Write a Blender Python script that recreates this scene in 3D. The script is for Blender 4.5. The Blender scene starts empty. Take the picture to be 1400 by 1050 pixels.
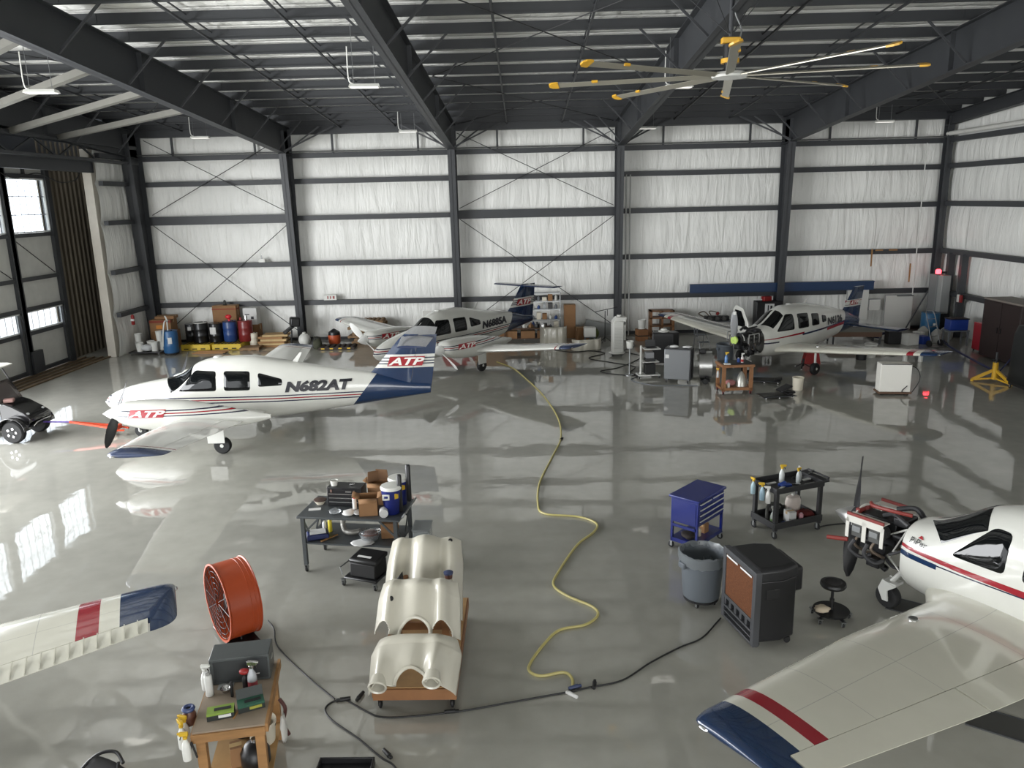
import bpy, bmesh, math, random
from mathutils import Vector, Matrix, Euler
PI = math.pi
V = Vector
rnd = random.Random(11)
scn = bpy.context.scene
col = scn.collection

# ------------------------------------------------------------------ camera
yaw, pitch, roll, EYE = -.0189, .2308, -.0225, 5.942
fw = V((math.sin(yaw)*math.cos(pitch), math.cos(yaw)*math.cos(pitch), -math.sin(pitch)))
r0 = V((math.cos(yaw), -math.sin(yaw), 0)); u0 = r0.cross(fw)
rt = r0*math.cos(roll)+u0*math.sin(roll); up = -r0*math.sin(roll)+u0*math.cos(roll)
cam = bpy.data.objects.new('camera', bpy.data.cameras.new('camera'))
col.objects.link(cam)
cam.matrix_world = Matrix(((rt.x, up.x, -fw.x, 0), (rt.y, up.y, -fw.y, 0), (rt.z, up.z, -fw.z, EYE), (0, 0, 0, 1)))
cam.data.sensor_width = 36; cam.data.lens = 1068.3/1400*36
cam.data.clip_start = .1; cam.data.clip_end = 300
scn.camera = cam

# ------------------------------------------------------------------ daylight and an added front fill
world = bpy.data.worlds.new('overcast_sky'); scn.world = world
world.use_nodes = True
bg = world.node_tree.nodes['Background']
bg.inputs[0].default_value = (.93, .97, 1, 1); bg.inputs[1].default_value = 3.0
def area(name, loc, rot, sx, sy, power, color=(1, 1, 1)):
    l = bpy.data.lights.new(name, 'AREA'); l.shape = 'RECTANGLE'; l.size = sx; l.size_y = sy
    l.energy = power; l.color = color
    o = bpy.data.objects.new(name, l); col.objects.link(o)
    o.location = loc; o.rotation_euler = rot
    return o
# daylight through the open hangar doorway in the left wall (beyond the frame, nearer than the closed door leaves)
area('doorway_daylight', (-18.6, 12.5, 3.9), (0, -PI/2, 0), 7.0, 20, 4800, (.97, .985, 1))
# added fill light behind the camera, set at an invented front opening
area('front_fill', (6, -14.2, 4.0), (PI/2, 0, 0), 24, 6, 1700, (1, .99, .96))
scn.view_settings.view_transform = 'Standard'; scn.view_settings.look = 'None'
scn.view_settings.gamma = 1; scn.view_settings.use_curve_mapping = False
scn.view_settings.exposure = 0.34

# ------------------------------------------------------------------ materials
def lin(c):
    return tuple((v/255/12.92 if v/255 <= .04045 else ((v/255+.055)/1.055)**2.4) for v in c)
MATS = {}
def M(name, rgb=None, rough=.5, metal=0, coat=0, var=0, vscale=3, bump=0, bscale=40, stretch=None, emit=0, alpha=1, trans=0, spec=.5):
    if name in MATS: return MATS[name]
    m = bpy.data.materials.new(name); m.use_nodes = True
    nt = m.node_tree; p = nt.nodes['Principled BSDF']
    c = lin(rgb)+(1,)
    p.inputs['Base Color'].default_value = c
    p.inputs['Roughness'].default_value = rough; p.inputs['Metallic'].default_value = metal
    p.inputs['Coat Weight'].default_value = coat; p.inputs['Coat Roughness'].default_value = .05
    p.inputs['Specular IOR Level'].default_value = spec
    if trans: p.inputs['Transmission Weight'].default_value = trans
    if alpha < 1: p.inputs['Alpha'].default_value = alpha
    if emit:
        p.inputs['Emission Color'].default_value = c; p.inputs['Emission Strength'].default_value = emit
    if var or bump:
        tc = nt.nodes.new('ShaderNodeTexCoord'); mp = nt.nodes.new('ShaderNodeMapping')
        nt.links.new(tc.outputs['Object'], mp.inputs[0])
        if stretch: mp.inputs['Scale'].default_value = stretch
        if var:
            n = nt.nodes.new('ShaderNodeTexNoise'); n.inputs['Scale'].default_value = vscale; n.inputs['Detail'].default_value = 6
            nt.links.new(mp.outputs[0], n.inputs[0])
            r = nt.nodes.new('ShaderNodeMapRange'); r.inputs[1].default_value = .3; r.inputs[2].default_value = .7
            r.inputs[3].default_value = 1-var; r.inputs[4].default_value = 1+var
            nt.links.new(n.outputs[0], r.inputs[0])
            mx = nt.nodes.new('ShaderNodeVectorMath'); mx.operation = 'SCALE'
            mx.inputs[0].default_value = c[:3]; nt.links.new(r.outputs[0], mx.inputs['Scale'])
            nt.links.new(mx.outputs[0], p.inputs['Base Color'])
        if bump:
            n = nt.nodes.new('ShaderNodeTexNoise'); n.inputs['Scale'].default_value = bscale; n.inputs['Detail'].default_value = 4
            nt.links.new(mp.outputs[0], n.inputs[0])
            b = nt.nodes.new('ShaderNodeBump'); b.inputs['Strength'].default_value = 1; b.inputs['Distance'].default_value = bump
            nt.links.new(n.outputs[0], b.inputs['Height']); nt.links.new(b.outputs[0], p.inputs['Normal'])
    MATS[name] = m
    return m

class S:
    'a shader value with arithmetic'
    def __init__(s, nt, o): s.nt = nt; s.o = o
    def op(s, kind, *b):
        n = s.nt.nodes.new('ShaderNodeMath'); n.operation = kind
        s.nt.links.new(s.o, n.inputs[0])
        for i, x in enumerate(b):
            if isinstance(x, S): s.nt.links.new(x.o, n.inputs[i+1])
            else: n.inputs[i+1].default_value = x
        return S(s.nt, n.outputs[0])
    def __add__(s, b): return s.op('ADD', b)
    def __sub__(s, b): return s.op('SUBTRACT', b)
    def __mul__(s, b): return s.op('MULTIPLY', b)
    def __lt__(s, b): return s.op('LESS_THAN', b)
    def __gt__(s, b): return s.op('GREATER_THAN', b)
    def abs(s): return s.op('ABSOLUTE')
    def max(s, b): return s.op('MAXIMUM', b)
    def between(s, a, b): return (s > a)*(s < b)
def paint(name, base, layers, rough=.25, coat=.6, dirt=.06, metal=0):
    'coat of paint: colour layers masked by functions of the object coordinates'
    if name in MATS: return MATS[name]
    m = bpy.data.materials.new(name); m.use_nodes = True
    nt = m.node_tree; p = nt.nodes['Principled BSDF']
    p.inputs['Roughness'].default_value = rough; p.inputs['Coat Weight'].default_value = coat; p.inputs['Coat Roughness'].default_value = .04
    p.inputs['Metallic'].default_value = metal
    tc = nt.nodes.new('ShaderNodeTexCoord'); sp = nt.nodes.new('ShaderNodeSeparateXYZ')
    nt.links.new(tc.outputs['Object'], sp.inputs[0])
    x, y, z = (S(nt, sp.outputs[i]) for i in range(3))
    n = nt.nodes.new('ShaderNodeTexNoise'); n.inputs['Scale'].default_value = 2.5; n.inputs['Detail'].default_value = 6
    nt.links.new(tc.outputs['Object'], n.inputs[0])
    r = nt.nodes.new('ShaderNodeMapRange'); r.inputs[1].default_value = .3; r.inputs[2].default_value = .7
    r.inputs[3].default_value = 1-dirt; r.inputs[4].default_value = 1
    nt.links.new(n.outputs[0], r.inputs[0])
    prev = nt.nodes.new('ShaderNodeVectorMath'); prev.operation = 'SCALE'; prev.inputs[0].default_value = lin(base)
    nt.links.new(r.outputs[0], prev.inputs['Scale']); cur = prev.outputs[0]
    for c, f in layers:
        mk = f(x, y, z)
        mx = nt.nodes.new('ShaderNodeMix'); mx.data_type = 'RGBA'
        nt.links.new(mk.o, mx.inputs[0]); nt.links.new(cur, mx.inputs[6]); mx.inputs[7].default_value = lin(c)+(1,)
        cur = mx.outputs[2]
    nt.links.new(cur, p.inputs['Base Color'])
    MATS[name] = m
    return m

# ------------------------------------------------------------------ mesh building
class B:
    def __init__(s): s.v = []; s.f = []; s.m = []; s.mi = 0
    def add(s, vs, fs):
        o = len(s.v); s.v += [tuple(v) for v in vs]
        for f in fs: s.f.append(tuple(i+o for i in f)); s.m.append(s.mi)
        return s
    def mat(s, i): s.mi = i; return s
    def box(s, c, d, rz=0, rx=0, ry=0):
        'box of size d centred on c'
        R = Euler((rx, ry, rz)).to_matrix(); c = V(c)
        vs = [c+R@V((sx*d[0]/2, sy*d[1]/2, sz*d[2]/2)) for sx in (-1, 1) for sy in (-1, 1) for sz in (-1, 1)]
        return s.add(vs, [(0, 1, 3, 2), (4, 6, 7, 5), (0, 4, 5, 1), (2, 3, 7, 6), (0, 2, 6, 4), (1, 5, 7, 3)])
    def span(s, x0, x1, y0, y1, z0, z1):
        return s.box(((x0+x1)/2, (y0+y1)/2, (z0+z1)/2), (abs(x1-x0), abs(y1-y0), abs(z1-z0)))
    def bar(s, a, b, w, h, upv=(0, 0, 1)):
        'rectangular bar between two points'
        a, b = V(a), V(b); d = (b-a).normalized(); u = V(upv)
        if abs(d.dot(u)) > .98: u = V((1, 0, 0))
        r = d.cross(u).normalized(); u = r.cross(d)
        vs = [p+r*sx*w/2+u*sz*h/2 for p in (a, b) for sx, sz in ((-1, -1), (1, -1), (1, 1), (-1, 1))]
        return s.add(vs, [(3, 2, 1, 0), (4, 5, 6, 7), (0, 1, 5, 4), (1, 2, 6, 5), (2, 3, 7, 6), (3, 0, 4, 7)])
    def rings(s, rs, closed=False, caps=True):
        n = len(rs[0]); o = len(s.v); k = len(rs)
        vs = [p for r in rs for p in r]; fs = []
        for i in range(k if closed else k-1):
            for j in range(n):
                a, b = i*n+j, i*n+(j+1) % n; c, d = ((i+1) % k)*n+(j+1) % n, ((i+1) % k)*n+j
                fs.append((a, b, c, d))
        if caps and not closed: fs += [tuple(range(n-1, -1, -1)), tuple((k-1)*n+j for j in range(n))]
        return s.add(vs, fs)
    def cyl(s, a, b, r, r2=None, n=16, caps=True):
        a, b = V(a), V(b); d = (b-a).normalized(); u = V((0, 0, 1)) if abs(d.z) < .9 else V((1, 0, 0))
        e = d.cross(u).normalized(); g = d.cross(e); r2 = r if r2 is None else r2
        return s.rings([[p+(e*math.cos(t)+g*math.sin(t))*q for t in [2*PI*j/n for j in range(n)]] for p, q in ((a, r), (b, r2))], caps=caps)
    def lathe(s, prof, c=(0, 0, 0), axis=(0, 0, 1), n=24, caps=True, sq=None):
        'profile [(radius, height)] turned about axis through c'
        d = V(axis).normalized(); u = V((0, 0, 1)) if abs(d.z) < .9 else V((1, 0, 0))
        e = u.cross(d).normalized(); g = d.cross(e); c = V(c)
        if abs(d.z) > .9: e, g = V((1, 0, 0)), V((0, 1, 0))*(1 if d.z > 0 else -1)
        rs = [[c+d*h+(e*math.cos(t)+g*math.sin(t))*max(r, 1e-4) for t in [2*PI*j/n for j in range(n)]] for r, h in prof]
        return s.rings(rs, caps=caps)
    def tube(s, pts, r, n=8, caps=True):
        pts = [V(p) for p in pts]; rs = []; pe = None
        for i, p in enumerate(pts):
            d = (pts[min(i+1, len(pts)-1)]-pts[max(i-1, 0)]).normalized()
            if pe is None:
                u = V((0, 0, 1)) if abs(d.z) < .9 else V((1, 0, 0)); pe = d.cross(u).normalized()
            e = (pe-d*pe.dot(d)).normalized(); pe = e; g = d.cross(e)
            q = r[i] if isinstance(r, (list, tuple)) else r
            rs.append([p+(e*math.cos(t)+g*math.sin(t))*q for t in [2*PI*j/n for j in range(n)]])
        return s.rings(rs, caps=caps)
    def ball(s, c, r, n=12):
        rx, ry, rz = r if isinstance(r, (tuple, list)) else (r, r, r); c = V(c)
        k = n//2+1
        rs = [[c+V((rx*math.sin(PI*i/k)*math.cos(2*PI*j/n), ry*math.sin(PI*i/k)*math.sin(2*PI*j/n), rz*math.cos(PI*i/k))) for j in range(n)] for i in range(1, k)]
        return s.rings(rs)
    def prism(s, poly, axis, a, b):
        'extrude a 2D polygon along axis x, y or z from a to b'
        def P(p, t): return {'x': (t, p[0], p[1]), 'y': (p[0], t, p[1]), 'z': (p[0], p[1], t)}[axis]
        return s.rings([[P(p, a) for p in poly], [P(p, b) for p in poly]])
    def grid(s, fn, nu, nv):
        vs = [fn(i/nu, j/nv) for i in range(nu+1) for j in range(nv+1)]
        fs = [(i*(nv+1)+j, (i+1)*(nv+1)+j, (i+1)*(nv+1)+j+1, i*(nv+1)+j+1) for i in range(nu) for j in range(nv)]
        return s.add(vs, fs)
    def move(s, R):
        'transform everything so far'
        s.v = [tuple(R@V(v)) for v in s.v]; return s
    def torus(s, c, R, r, axis=(0, 0, 1), n=24, k=8):
        prof = [(R+r*math.cos(2*PI*i/k), r*math.sin(2*PI*i/k)) for i in range(k)]
        d = V(axis).normalized(); u = V((0, 0, 1)) if abs(d.z) < .9 else V((1, 0, 0))
        e = u.cross(d).normalized(); g = d.cross(e); c = V(c)
        return s.rings([[c+d*h+(e*math.cos(t)+g*math.sin(t))*q for q, h in prof] for t in [2*PI*j/n for j in range(n)]], closed=True)
    def build(s, name, mats, parent=None, bevel=0, ang=35, thick=0, sub=0):
        me = bpy.data.meshes.new(name); me.from_pydata(s.v, [], s.f)
        if not isinstance(mats, (list, tuple)): mats = [mats]
        for m in mats: me.materials.append(m)
        if len(mats) > 1: me.polygons.foreach_set('material_index', s.m)
        bm = bmesh.new(); bm.from_mesh(me); bmesh.ops.recalc_face_normals(bm, faces=bm.faces); bm.to_mesh(me); bm.free()
        me.polygons.foreach_set('use_smooth', [True]*len(me.polygons)); me.set_sharp_from_angle(angle=math.radians(ang))
        o = bpy.data.objects.new(name, me); col.objects.link(o)
        if parent is not None: o.parent = parent
        if thick:
            q = o.modifiers.new('shell', 'SOLIDIFY'); q.thickness = thick; q.offset = 0
        if bevel:
            q = o.modifiers.new('bevel', 'BEVEL'); q.width = bevel; q.segments = 2; q.limit_method = 'ANGLE'; q.angle_limit = .6
            q.harden_normals = False
        if sub:
            q = o.modifiers.new('sub', 'SUBSURF'); q.levels = q.render_levels = sub
        return o
def thing(name, label, cat, loc=(0, 0, 0), rz=0, group=None, s=1):
    o = bpy.data.objects.new(name, None); col.objects.link(o); o.empty_display_size = .1
    o.location = loc; o.rotation_euler = (0, 0, rz); o.scale = (s, s, s); o['label'] = label; o['category'] = cat
    if group: o['group'] = group
    return o
def tag(o, label, cat, group=None, loc=None, rz=0):
    o['label'] = label; o['category'] = cat
    if group: o['group'] = group
    if loc is not None: o.location = loc; o.rotation_euler = (0, 0, rz)
    return o
def plab(o, label): o['label'] = label; return o
def struct(o, kind='structure'): o['kind'] = kind; return o
def root(name, label=None):
    o = bpy.data.objects.new(name, None); col.objects.link(o); o['kind'] = 'structure'
    return o
def inst(o, parent, loc=(0, 0, 0), rot=(0, 0, 0), scale=None):
    c = o.copy(); col.objects.link(c); c.parent = parent; c.location = loc; c.rotation_euler = rot
    if scale: c.scale = scale
    return c
def dup(src, loc, rz=0, label=None, group=None):
    r = src.copy(); col.objects.link(r); r.location = loc; r.rotation_euler = (0, 0, rz)
    if label: r['label'] = label
    if group: r['group'] = group
    for ch in list(src.children):
        c = ch.copy(); col.objects.link(c); c.parent = r
        for g in ch.children:
            d = g.copy(); col.objects.link(d); d.parent = c
    return r
def smooth_path(pts, k=6):
    'Catmull-Rom through the points'
    P = [V(p) for p in pts]; P = [P[0]*2-P[1]]+P+[P[-1]*2-P[-2]]; out = []
    for i in range(1, len(P)-2):
        a, b, c, d = P[i-1:i+3]
        for j in range(k):
            t = j/k
            out.append(.5*((2*b)+(c-a)*t+(2*a-5*b+4*c-d)*t*t+(3*b-a-3*c+d)*t**3))
    return out+[P[-2]]
TXT = {}
def text2d(s, shear=0, bold=0):
    'flat lettering as 2D triangles, cap height 1'
    key = (s, shear, bold)
    if key in TXT: return TXT[key]
    cu = bpy.data.curves.new('t', 'FONT'); cu.body = s; cu.size = 1; cu.shear = shear; cu.offset = bold; cu.resolution_u = 3
    o = bpy.data.objects.new('t', cu); me = bpy.data.meshes.new_from_object(o)
    vs = [(v.co.x, v.co.y) for v in me.vertices]; fs = [tuple(p.vertices) for p in me.polygons]
    bpy.data.objects.remove(o); bpy.data.meshes.remove(me); bpy.data.curves.remove(cu)
    y0 = min(v[1] for v in vs); y1 = max(v[1] for v in vs); x0 = min(v[0] for v in vs); k = 1/(y1-y0)
    vs = [((a-x0)*k, (b-y0)*k) for a, b in vs]; w = max(v[0] for v in vs)
    TXT[key] = (vs, fs, w); return TXT[key]
def lettering(b, s, fn, width, height, shear=0, bold=0):
    'add lettering filling width x height, each 2D point mapped by fn'
    vs, fs, w = text2d(s, shear, bold)
    return b.add([fn(x/w*width, y*height) for x, y in vs], fs)

white_metal = M('white_enamel', (208, 208, 203), .35)
steel_dark = M('charcoal_primer', (56, 58, 61), .5, var=.08, vscale=1.5)
galv = M('galvanised_steel', (150, 152, 152), .35, .8, var=.1)
black = M('black_rubber', (22, 22, 23), .55)
blackpl = M('black_plastic', (26, 26, 28), .4)
chrome = M('chrome', (215, 215, 215), .15, 1)
alu = M('brushed_aluminium', (190, 190, 188), .32, .9)
wood = M('raw_pine', (152, 112, 68), .65, var=.18, vscale=2, stretch=(1, 1, 8), bump=.002)
woodd = M('weathered_pallet_wood', (140, 112, 82), .8, var=.25, vscale=3)
orange_wood = M('varnished_orange_timber', (138, 96, 62), .5, var=.15, vscale=4)
card = M('brown_cardboard', (142, 106, 72), .85, var=.08)
cardd = M('cardboard_inside', (110, 82, 58), .9)
wpl = M('white_plastic', (212, 212, 206), .4)
cream = M('cream_plastic', (215, 208, 190), .45)
rubbergrey = M('grey_plastic', (110, 114, 118), .5)
bluepl = M('blue_plastic_drum', (44, 92, 138), .4)
redpl = M('red_plastic', (138, 26, 26), .4)
yel = M('yellow_plastic', (206, 168, 42), .45)
yellowd = M('safety_yellow_paint', (212, 166, 40), .45)
glass = M('dark_cabin_glass', (14, 16, 17), .05, spec=.4)
clear = M('clear_plastic', (220, 225, 228), .12, trans=.85)
papr = M('white_paper', (210, 210, 208), .8)
cloth = M('crumpled_cloth', (186, 184, 178), .9, bump=.01, bscale=20)
# ------------------------------------------------------------------ the hangar shell
XL, XR, YB = -16.56, 17.93, 34.76
COLX = [-9.95, -2.94, 4.07, 11.08]
GZ = [1.725, 3.443, 5.407, 6.946, 8.01]
def roofz(y): return 9.1+.062*(YB-y)
# floor: grey glossy epoxy
fm = bpy.data.materials.new('grey_epoxy_floor'); fm.use_nodes = True
nt = fm.node_tree; p = nt.nodes['Principled BSDF']
tc = nt.nodes.new('ShaderNodeTexCoord')
def noise(scale, detail=4, st=(1, 1, 1), dist=0):
    mp = nt.nodes.new('ShaderNodeMapping'); mp.inputs['Scale'].default_value = st; nt.links.new(tc.outputs['Object'], mp.inputs[0])
    n = nt.nodes.new('ShaderNodeTexNoise'); n.inputs['Scale'].default_value = scale; n.inputs['Detail'].default_value = detail
    n.inputs['Distortion'].default_value = dist
    nt.links.new(mp.outputs[0], n.inputs[0]); return S(nt, n.outputs[0])
def ramp(s, a, b, lo, hi):
    r = nt.nodes.new('ShaderNodeMapRange'); nt.links.new(s.o, r.inputs[0])
    for i, v in enumerate((a, b, lo, hi)): r.inputs[i+1].default_value = v
    return S(nt, r.outputs[0])
big = noise(.35, 5); mott = noise(3, 6)
tone = ramp(big, .3, .7, .88, 1.08)*ramp(mott, .3, .7, .95, 1.05)
sc = nt.nodes.new('ShaderNodeVectorMath'); sc.operation = 'SCALE'; sc.inputs[0].default_value = lin((160, 159, 151))
nt.links.new(tone.o, sc.inputs['Scale']); nt.links.new(sc.outputs[0], p.inputs['Base Color'])
nt.links.new(ramp(noise(1.2, 5, dist=.6), .35, .65, .02, .05).o, p.inputs['Roughness'])
p.inputs['IOR'].default_value = 1.95
hgt = noise(.9, 2)*.4+noise(3.2, 2)*.07
bp = nt.nodes.new('ShaderNodeBump'); bp.inputs['Strength'].default_value = 1; bp.inputs['Distance'].default_value = .012
nt.links.new(hgt.o, bp.inputs['Height']); nt.links.new(bp.outputs[0], p.inputs['Normal'])
o = B().span(-25, 18.6, -14, 35.4, -.3, 0).build('floor', fm); struct(o)

ins = bpy.data.materials.new('white_vinyl_insulation'); ins.use_nodes = True
nt = ins.node_tree; p = nt.nodes['Principled BSDF']; tc = nt.nodes.new('ShaderNodeTexCoord')
tone = ramp(noise(.6, 5), .3, .7, .9, 1.04)
sc = nt.nodes.new('ShaderNodeVectorMath'); sc.operation = 'SCALE'; sc.inputs[0].default_value = lin((238, 238, 233))
nt.links.new(tone.o, sc.inputs['Scale']); nt.links.new(sc.outputs[0], p.inputs['Base Color'])
p.inputs['Roughness'].default_value = .42
hgt = noise(3.2, 6, (1, 1, .14), .5)
bp = nt.nodes.new('ShaderNodeBump'); bp.inputs['Strength'].default_value = .9; bp.inputs['Distance'].default_value = .11
nt.links.new(hgt.o, bp.inputs['Height']); nt.links.new(bp.outputs[0], p.inputs['Normal'])

GZ2 = [0]+GZ+[9.02]
def quilt(P, u0, u1, z0, z1, seams):
    'a blanket held by the girts and bulging between them; P maps (u, depth, z)'
    b = B(); nu, nz = 28, 8
    def fn(s, t):
        u = u0+(u1-u0)*s; z = z0+(z1-z0)*t
        bulge = .10*math.sin(PI*t)**.6
        sm = min(abs(u-q) for q in seams) if seams else 9
        bulge -= .05*math.exp(-(sm/.07)**2)*math.sin(PI*t)
        bulge += .012*math.sin(u*9+z)*math.sin(PI*t)
        return P(u, bulge, z)
    return b.grid(fn, nu, nz)
wb = root('wall_back')
B().span(XL-.6, XR+.5, YB+.25, YB+.4, 0, 9.5).build('outer_sheeting', steel_dark, wb)
edges = [XL-.2]+COLX+[XR+.05]
for i in range(5):
    for k in range(6):
        a, c = edges[i], edges[i+1]
        seams = [a+(c-a)*q for q in (.18, .42, .66, .88)]
        quilt(lambda u, d, z: (u, YB+.12-d, z), a, c, GZ2[k], GZ2[k+1], seams).build('insulation_panel', ins, wb)
    for k, z in enumerate(GZ):
        thick = .3 if (k == 2 and i in (0, 2)) else .15
        b = B().span(edges[i]+.02, edges[i+1]-.02, YB-.22, YB, z-thick/2, z-thick/2+.02+thick-.02)
        b.span(edges[i]+.02, edges[i+1]-.02, YB-.235, YB-.221, z-thick/2-.05, z+thick/2+.01)
        b.build('girt', steel_dark, wb)
    B().span(edges[i]+.02, edges[i+1]-.02, YB-.3, YB+.05, 8.86, 9.2).build('eave_strut', steel_dark, wb)
    B().tube([(edges[i]+.05, YB-.32, 8.14), (edges[i+1]-.05, YB-.32, 8.14)], .03, 6).build('sprinkler_pipe', galv, wb)
    for q in (.27, .79):
        x = edges[i]+(edges[i+1]-edges[i])*q
        B().span(x-.04, x+.04, YB-.26, YB-.18, 8.02, 8.95).build('hanger_strut', steel_dark, wb)
    B().span(edges[i]+.1, edges[i+1]-.1, YB-.06, YB+.02, 0, .12).build('base_angle', steel_dark, wb)
cab = M('bracing_cable', (40, 41, 43), .5)
for i in (0, 2):
    a, c = edges[i]+(.7 if i == 0 else .2), edges[i+1]-.2
    for z0, z1 in ((.5, 5.2), (5.65, 8.75)):
        for s in (0, 1):
            B().tube([(a, YB-.35-.02*s, (z0, z1)[s]), (c, YB-.35-.02*s, (z1, z0)[s])], .016, 6).build('cross_brace', cab, wb)
# blue spare beam resting along the lowest girt, right half
# rigid frames: tapered columns and rafters
def isec(b, p0, p1, d0, d1, fwid, dirv, side):
    'I member from p0 to p1 (outer flange line), web depth d0..d1 along dirv, flanges fwid wide along side'
    p0, p1, dv, sv = V(p0), V(p1), V(dirv).normalized(), V(side).normalized()
    t = .014; w = fwid/2
    q0, q1 = p0+dv*d0, p1+dv*d1
    for a, c in ((p0, p1), (q0, q1)):
        s_ = 1 if a is p0 else -1
        vs = [a-sv*w, a+sv*w, c+sv*w, c-sv*w]; vs += [v+dv*.025*s_ for v in vs]
        b.add(vs, [(0, 1, 2, 3), (4, 7, 6, 5), (0, 4, 5, 1), (1, 5, 6, 2), (2, 6, 7, 3), (3, 7, 4, 0)])
    vs = [p0-sv*t, q0-sv*t, q1-sv*t, p1-sv*t, p0+sv*t, q0+sv*t, q1+sv*t, p1+sv*t]
    b.add(vs, [(0, 1, 2, 3), (7, 6, 5, 4), (0, 4, 5, 1), (1, 5, 6, 2), (2, 6, 7, 3), (3, 7, 4, 0)])
YF = -13.5
ce = root('ceiling')
for i, x in enumerate([XL]+COLX+[XR]):
    end = i in (0, 5)
    b = B()
    if not end:
        isec(b, (x, YB-.24, 0), (x, YB-.24, 8.95), .38, 1.0, .3, (0, -1, 0), (1, 0, 0))
    elif i == 0:
        isec(b, (x+.1, YB-.24, 0), (x+.1, YB-.24, 8.95), .5, 1.1, .42, (0, -1, 0), (1, 0, 0))
    else:
        isec(b, (x-.1, YB-.2, 0), (x-.1, YB-.2, 8.95), .32, .34, .26, (0, -1, 0), (1, 0, 0))
    c = b.build('steel_column', steel_dark); struct(c)
    # rafter in two runs: deep at the haunch, shallower further in
    xx = x+(.1 if i == 0 else -.1 if i == 5 else 0)
    zt = lambda y: roofz(y)-.02
    if end and i == 5:
        b = B(); isec(b, (xx, YB-.2, zt(YB)), (xx, YF, zt(YF)), .5, .5, .26, (0, 0, -1), (1, 0, 0))
        b.build('rafter', steel_dark, ce)
    else:
        b = B()
        isec(b, (xx, YB-.24, zt(YB-.24)), (xx, YF, zt(YF)), 1.12, .75, .3, (0, 0, -1), (1, 0, 0))
        for y in (28.0, 21.5, 15.0, 8):
            dz = 1.12+(.75-1.12)*(YB-y)/(YB-YF)
            b.span(xx-.14, xx+.14, y-.012, y+.012, zt(y)-dz, zt(y))
        b.build('rafter', steel_dark, ce)
        # flange braces from purlins down to the bottom flange
        for k in range(1, 16, 2):
            y = YB-.6-1.5*k; dz = 1.12+(.75-1.12)*(YB-y)/(YB-YF)
            for s in ((-1, 1) if i else (1,)):
                B().bar((xx+s*.13, y, zt(y)-dz+.05), (xx+s*1.15, y+.02, roofz(y)+.02), .05, .05).build('flange_brace', steel_dark, ce)
        if not end:
            for s in (-1, 1):
                for dx in (1.5, 2.1):
                    B().bar((xx+s*.1, YB-1.25, 8.05+.12*(dx-1.5)), (xx+s*dx, YB-.8, 9.1), .06, .06).build('knee_brace', steel_dark, ce)
# purlins
bx = [XL]+COLX+[XR]
for i in range(5):
    for k in range(33):
        y = YB-.55-1.5*k; z = roofz(y); L = bx[i+1]-bx[i]+.5
        b = B()
        b.span(-L/2, L/2, -.008, .008, 0, .25).span(-L/2, L/2, -.075, .0, 0, .012).span(-L/2, L/2, 0, .075, .24, .252)
        b.span(-L/2, L/2, -.075, -.065, 0, .03)
        if k == 0 and i == 0: proto = b.build('purlin', steel_dark, ce); P0 = proto; PL = L
        o = P0 if (i == 0 and k == 0) else inst(P0, ce)
        y += .022*(i % 2); z += .003*(i % 2)
        o.location = ((bx[i]+bx[i+1])/2, y, z); o.scale = (L/PL, 1, 1)
# lines of bridging angle running up the slope under the purlins
for i in range(5):
    for q in (.33, .66):
        x = bx[i]+(bx[i+1]-bx[i])*q
        for dz, w in ((0.0, .05), (.2, .03)):
            B().bar((x, YB-.3, roofz(YB-.3)+dz-.02), (x, YF, roofz(YF)+dz-.02), w, w).build('bridging_angle', steel_dark, ce)
# roof bracing rods
for i in (0, 2, 4):
    for j in range(3):
        y0, y1 = YB-1-9*j, YB-10-9*j
        for s in (0, 1):
            xa, xb = bx[i]+.3, bx[i+1]-.3
            if s: xa, xb = xb, xa
            B().tube([(xa, y0, roofz(y0)-.12), (xb, y1, roofz(y1)-.12)], .014, 6).build('roof_brace_rod', cab, ce)
# roof blankets above the purlins, one strip per 1.5 m bay of purlins
for k in range(33):
    y = YB-.55-1.5*k
    def fn(s, t, y=y):
        yy = y-1.5*t; return (XL-.5+(XR-XL+1)*s, yy, roofz(yy)+.33+.06*(math.sin(PI*t))**.5*(-1)+.008*math.sin(s*211))
    B().grid(fn, 60, 5).build('roof_blanket', ins, ce, thick=.02)
B().rings([[(XL-.8, YB+.3, roofz(YB)+.42), (XR+.8, YB+.3, roofz(YB)+.42), (XR+.8, YB+.3, roofz(YB)+.5), (XL-.8, YB+.3, roofz(YB)+.5)],
           [(XL-.8, YF-1, roofz(YF-1)+.42), (XR+.8, YF-1, roofz(YF-1)+.42), (XR+.8, YF-1, roofz(YF-1)+.5), (XL-.8, YF-1, roofz(YF-1)+.5)]]).build('roof_sheeting', steel_dark, ce)

# right end wall
wr = root('wall_right')
B().span(XR+.45, XR+.6, YF-1, YB+.4, 0, 12.6).build('outer_sheeting', steel_dark, wr)
ye = [YB-.1, 27.2, 19.6, 12.0, 4.4, -3.2, YF]
for i in range(6):
    z2 = GZ2[:-1]+[roofz(ye[i+1])+.25]
    for k in range(6):
        quilt(lambda u, d, z: (XR+.3-d, u, z), ye[i], ye[i+1], z2[k], z2[k+1], [ye[i]+(ye[i+1]-ye[i])*q for q in (.25, .5, .75)]).build('insulation_panel', ins, wr)
    for k, z in enumerate(GZ):
        B().span(XR-.06, XR+.16, ye[i+1], ye[i], z-.1, z+.1).build('girt', steel_dark, wr)
    if i:
        b = B(); isec(b, (XR+.1, ye[i], 0), (XR+.1, ye[i], roofz(ye[i])), .3, .3, .22, (-1, 0, 0), (0, 1, 0)); b.build('wall_post', steel_dark, wr)
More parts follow.
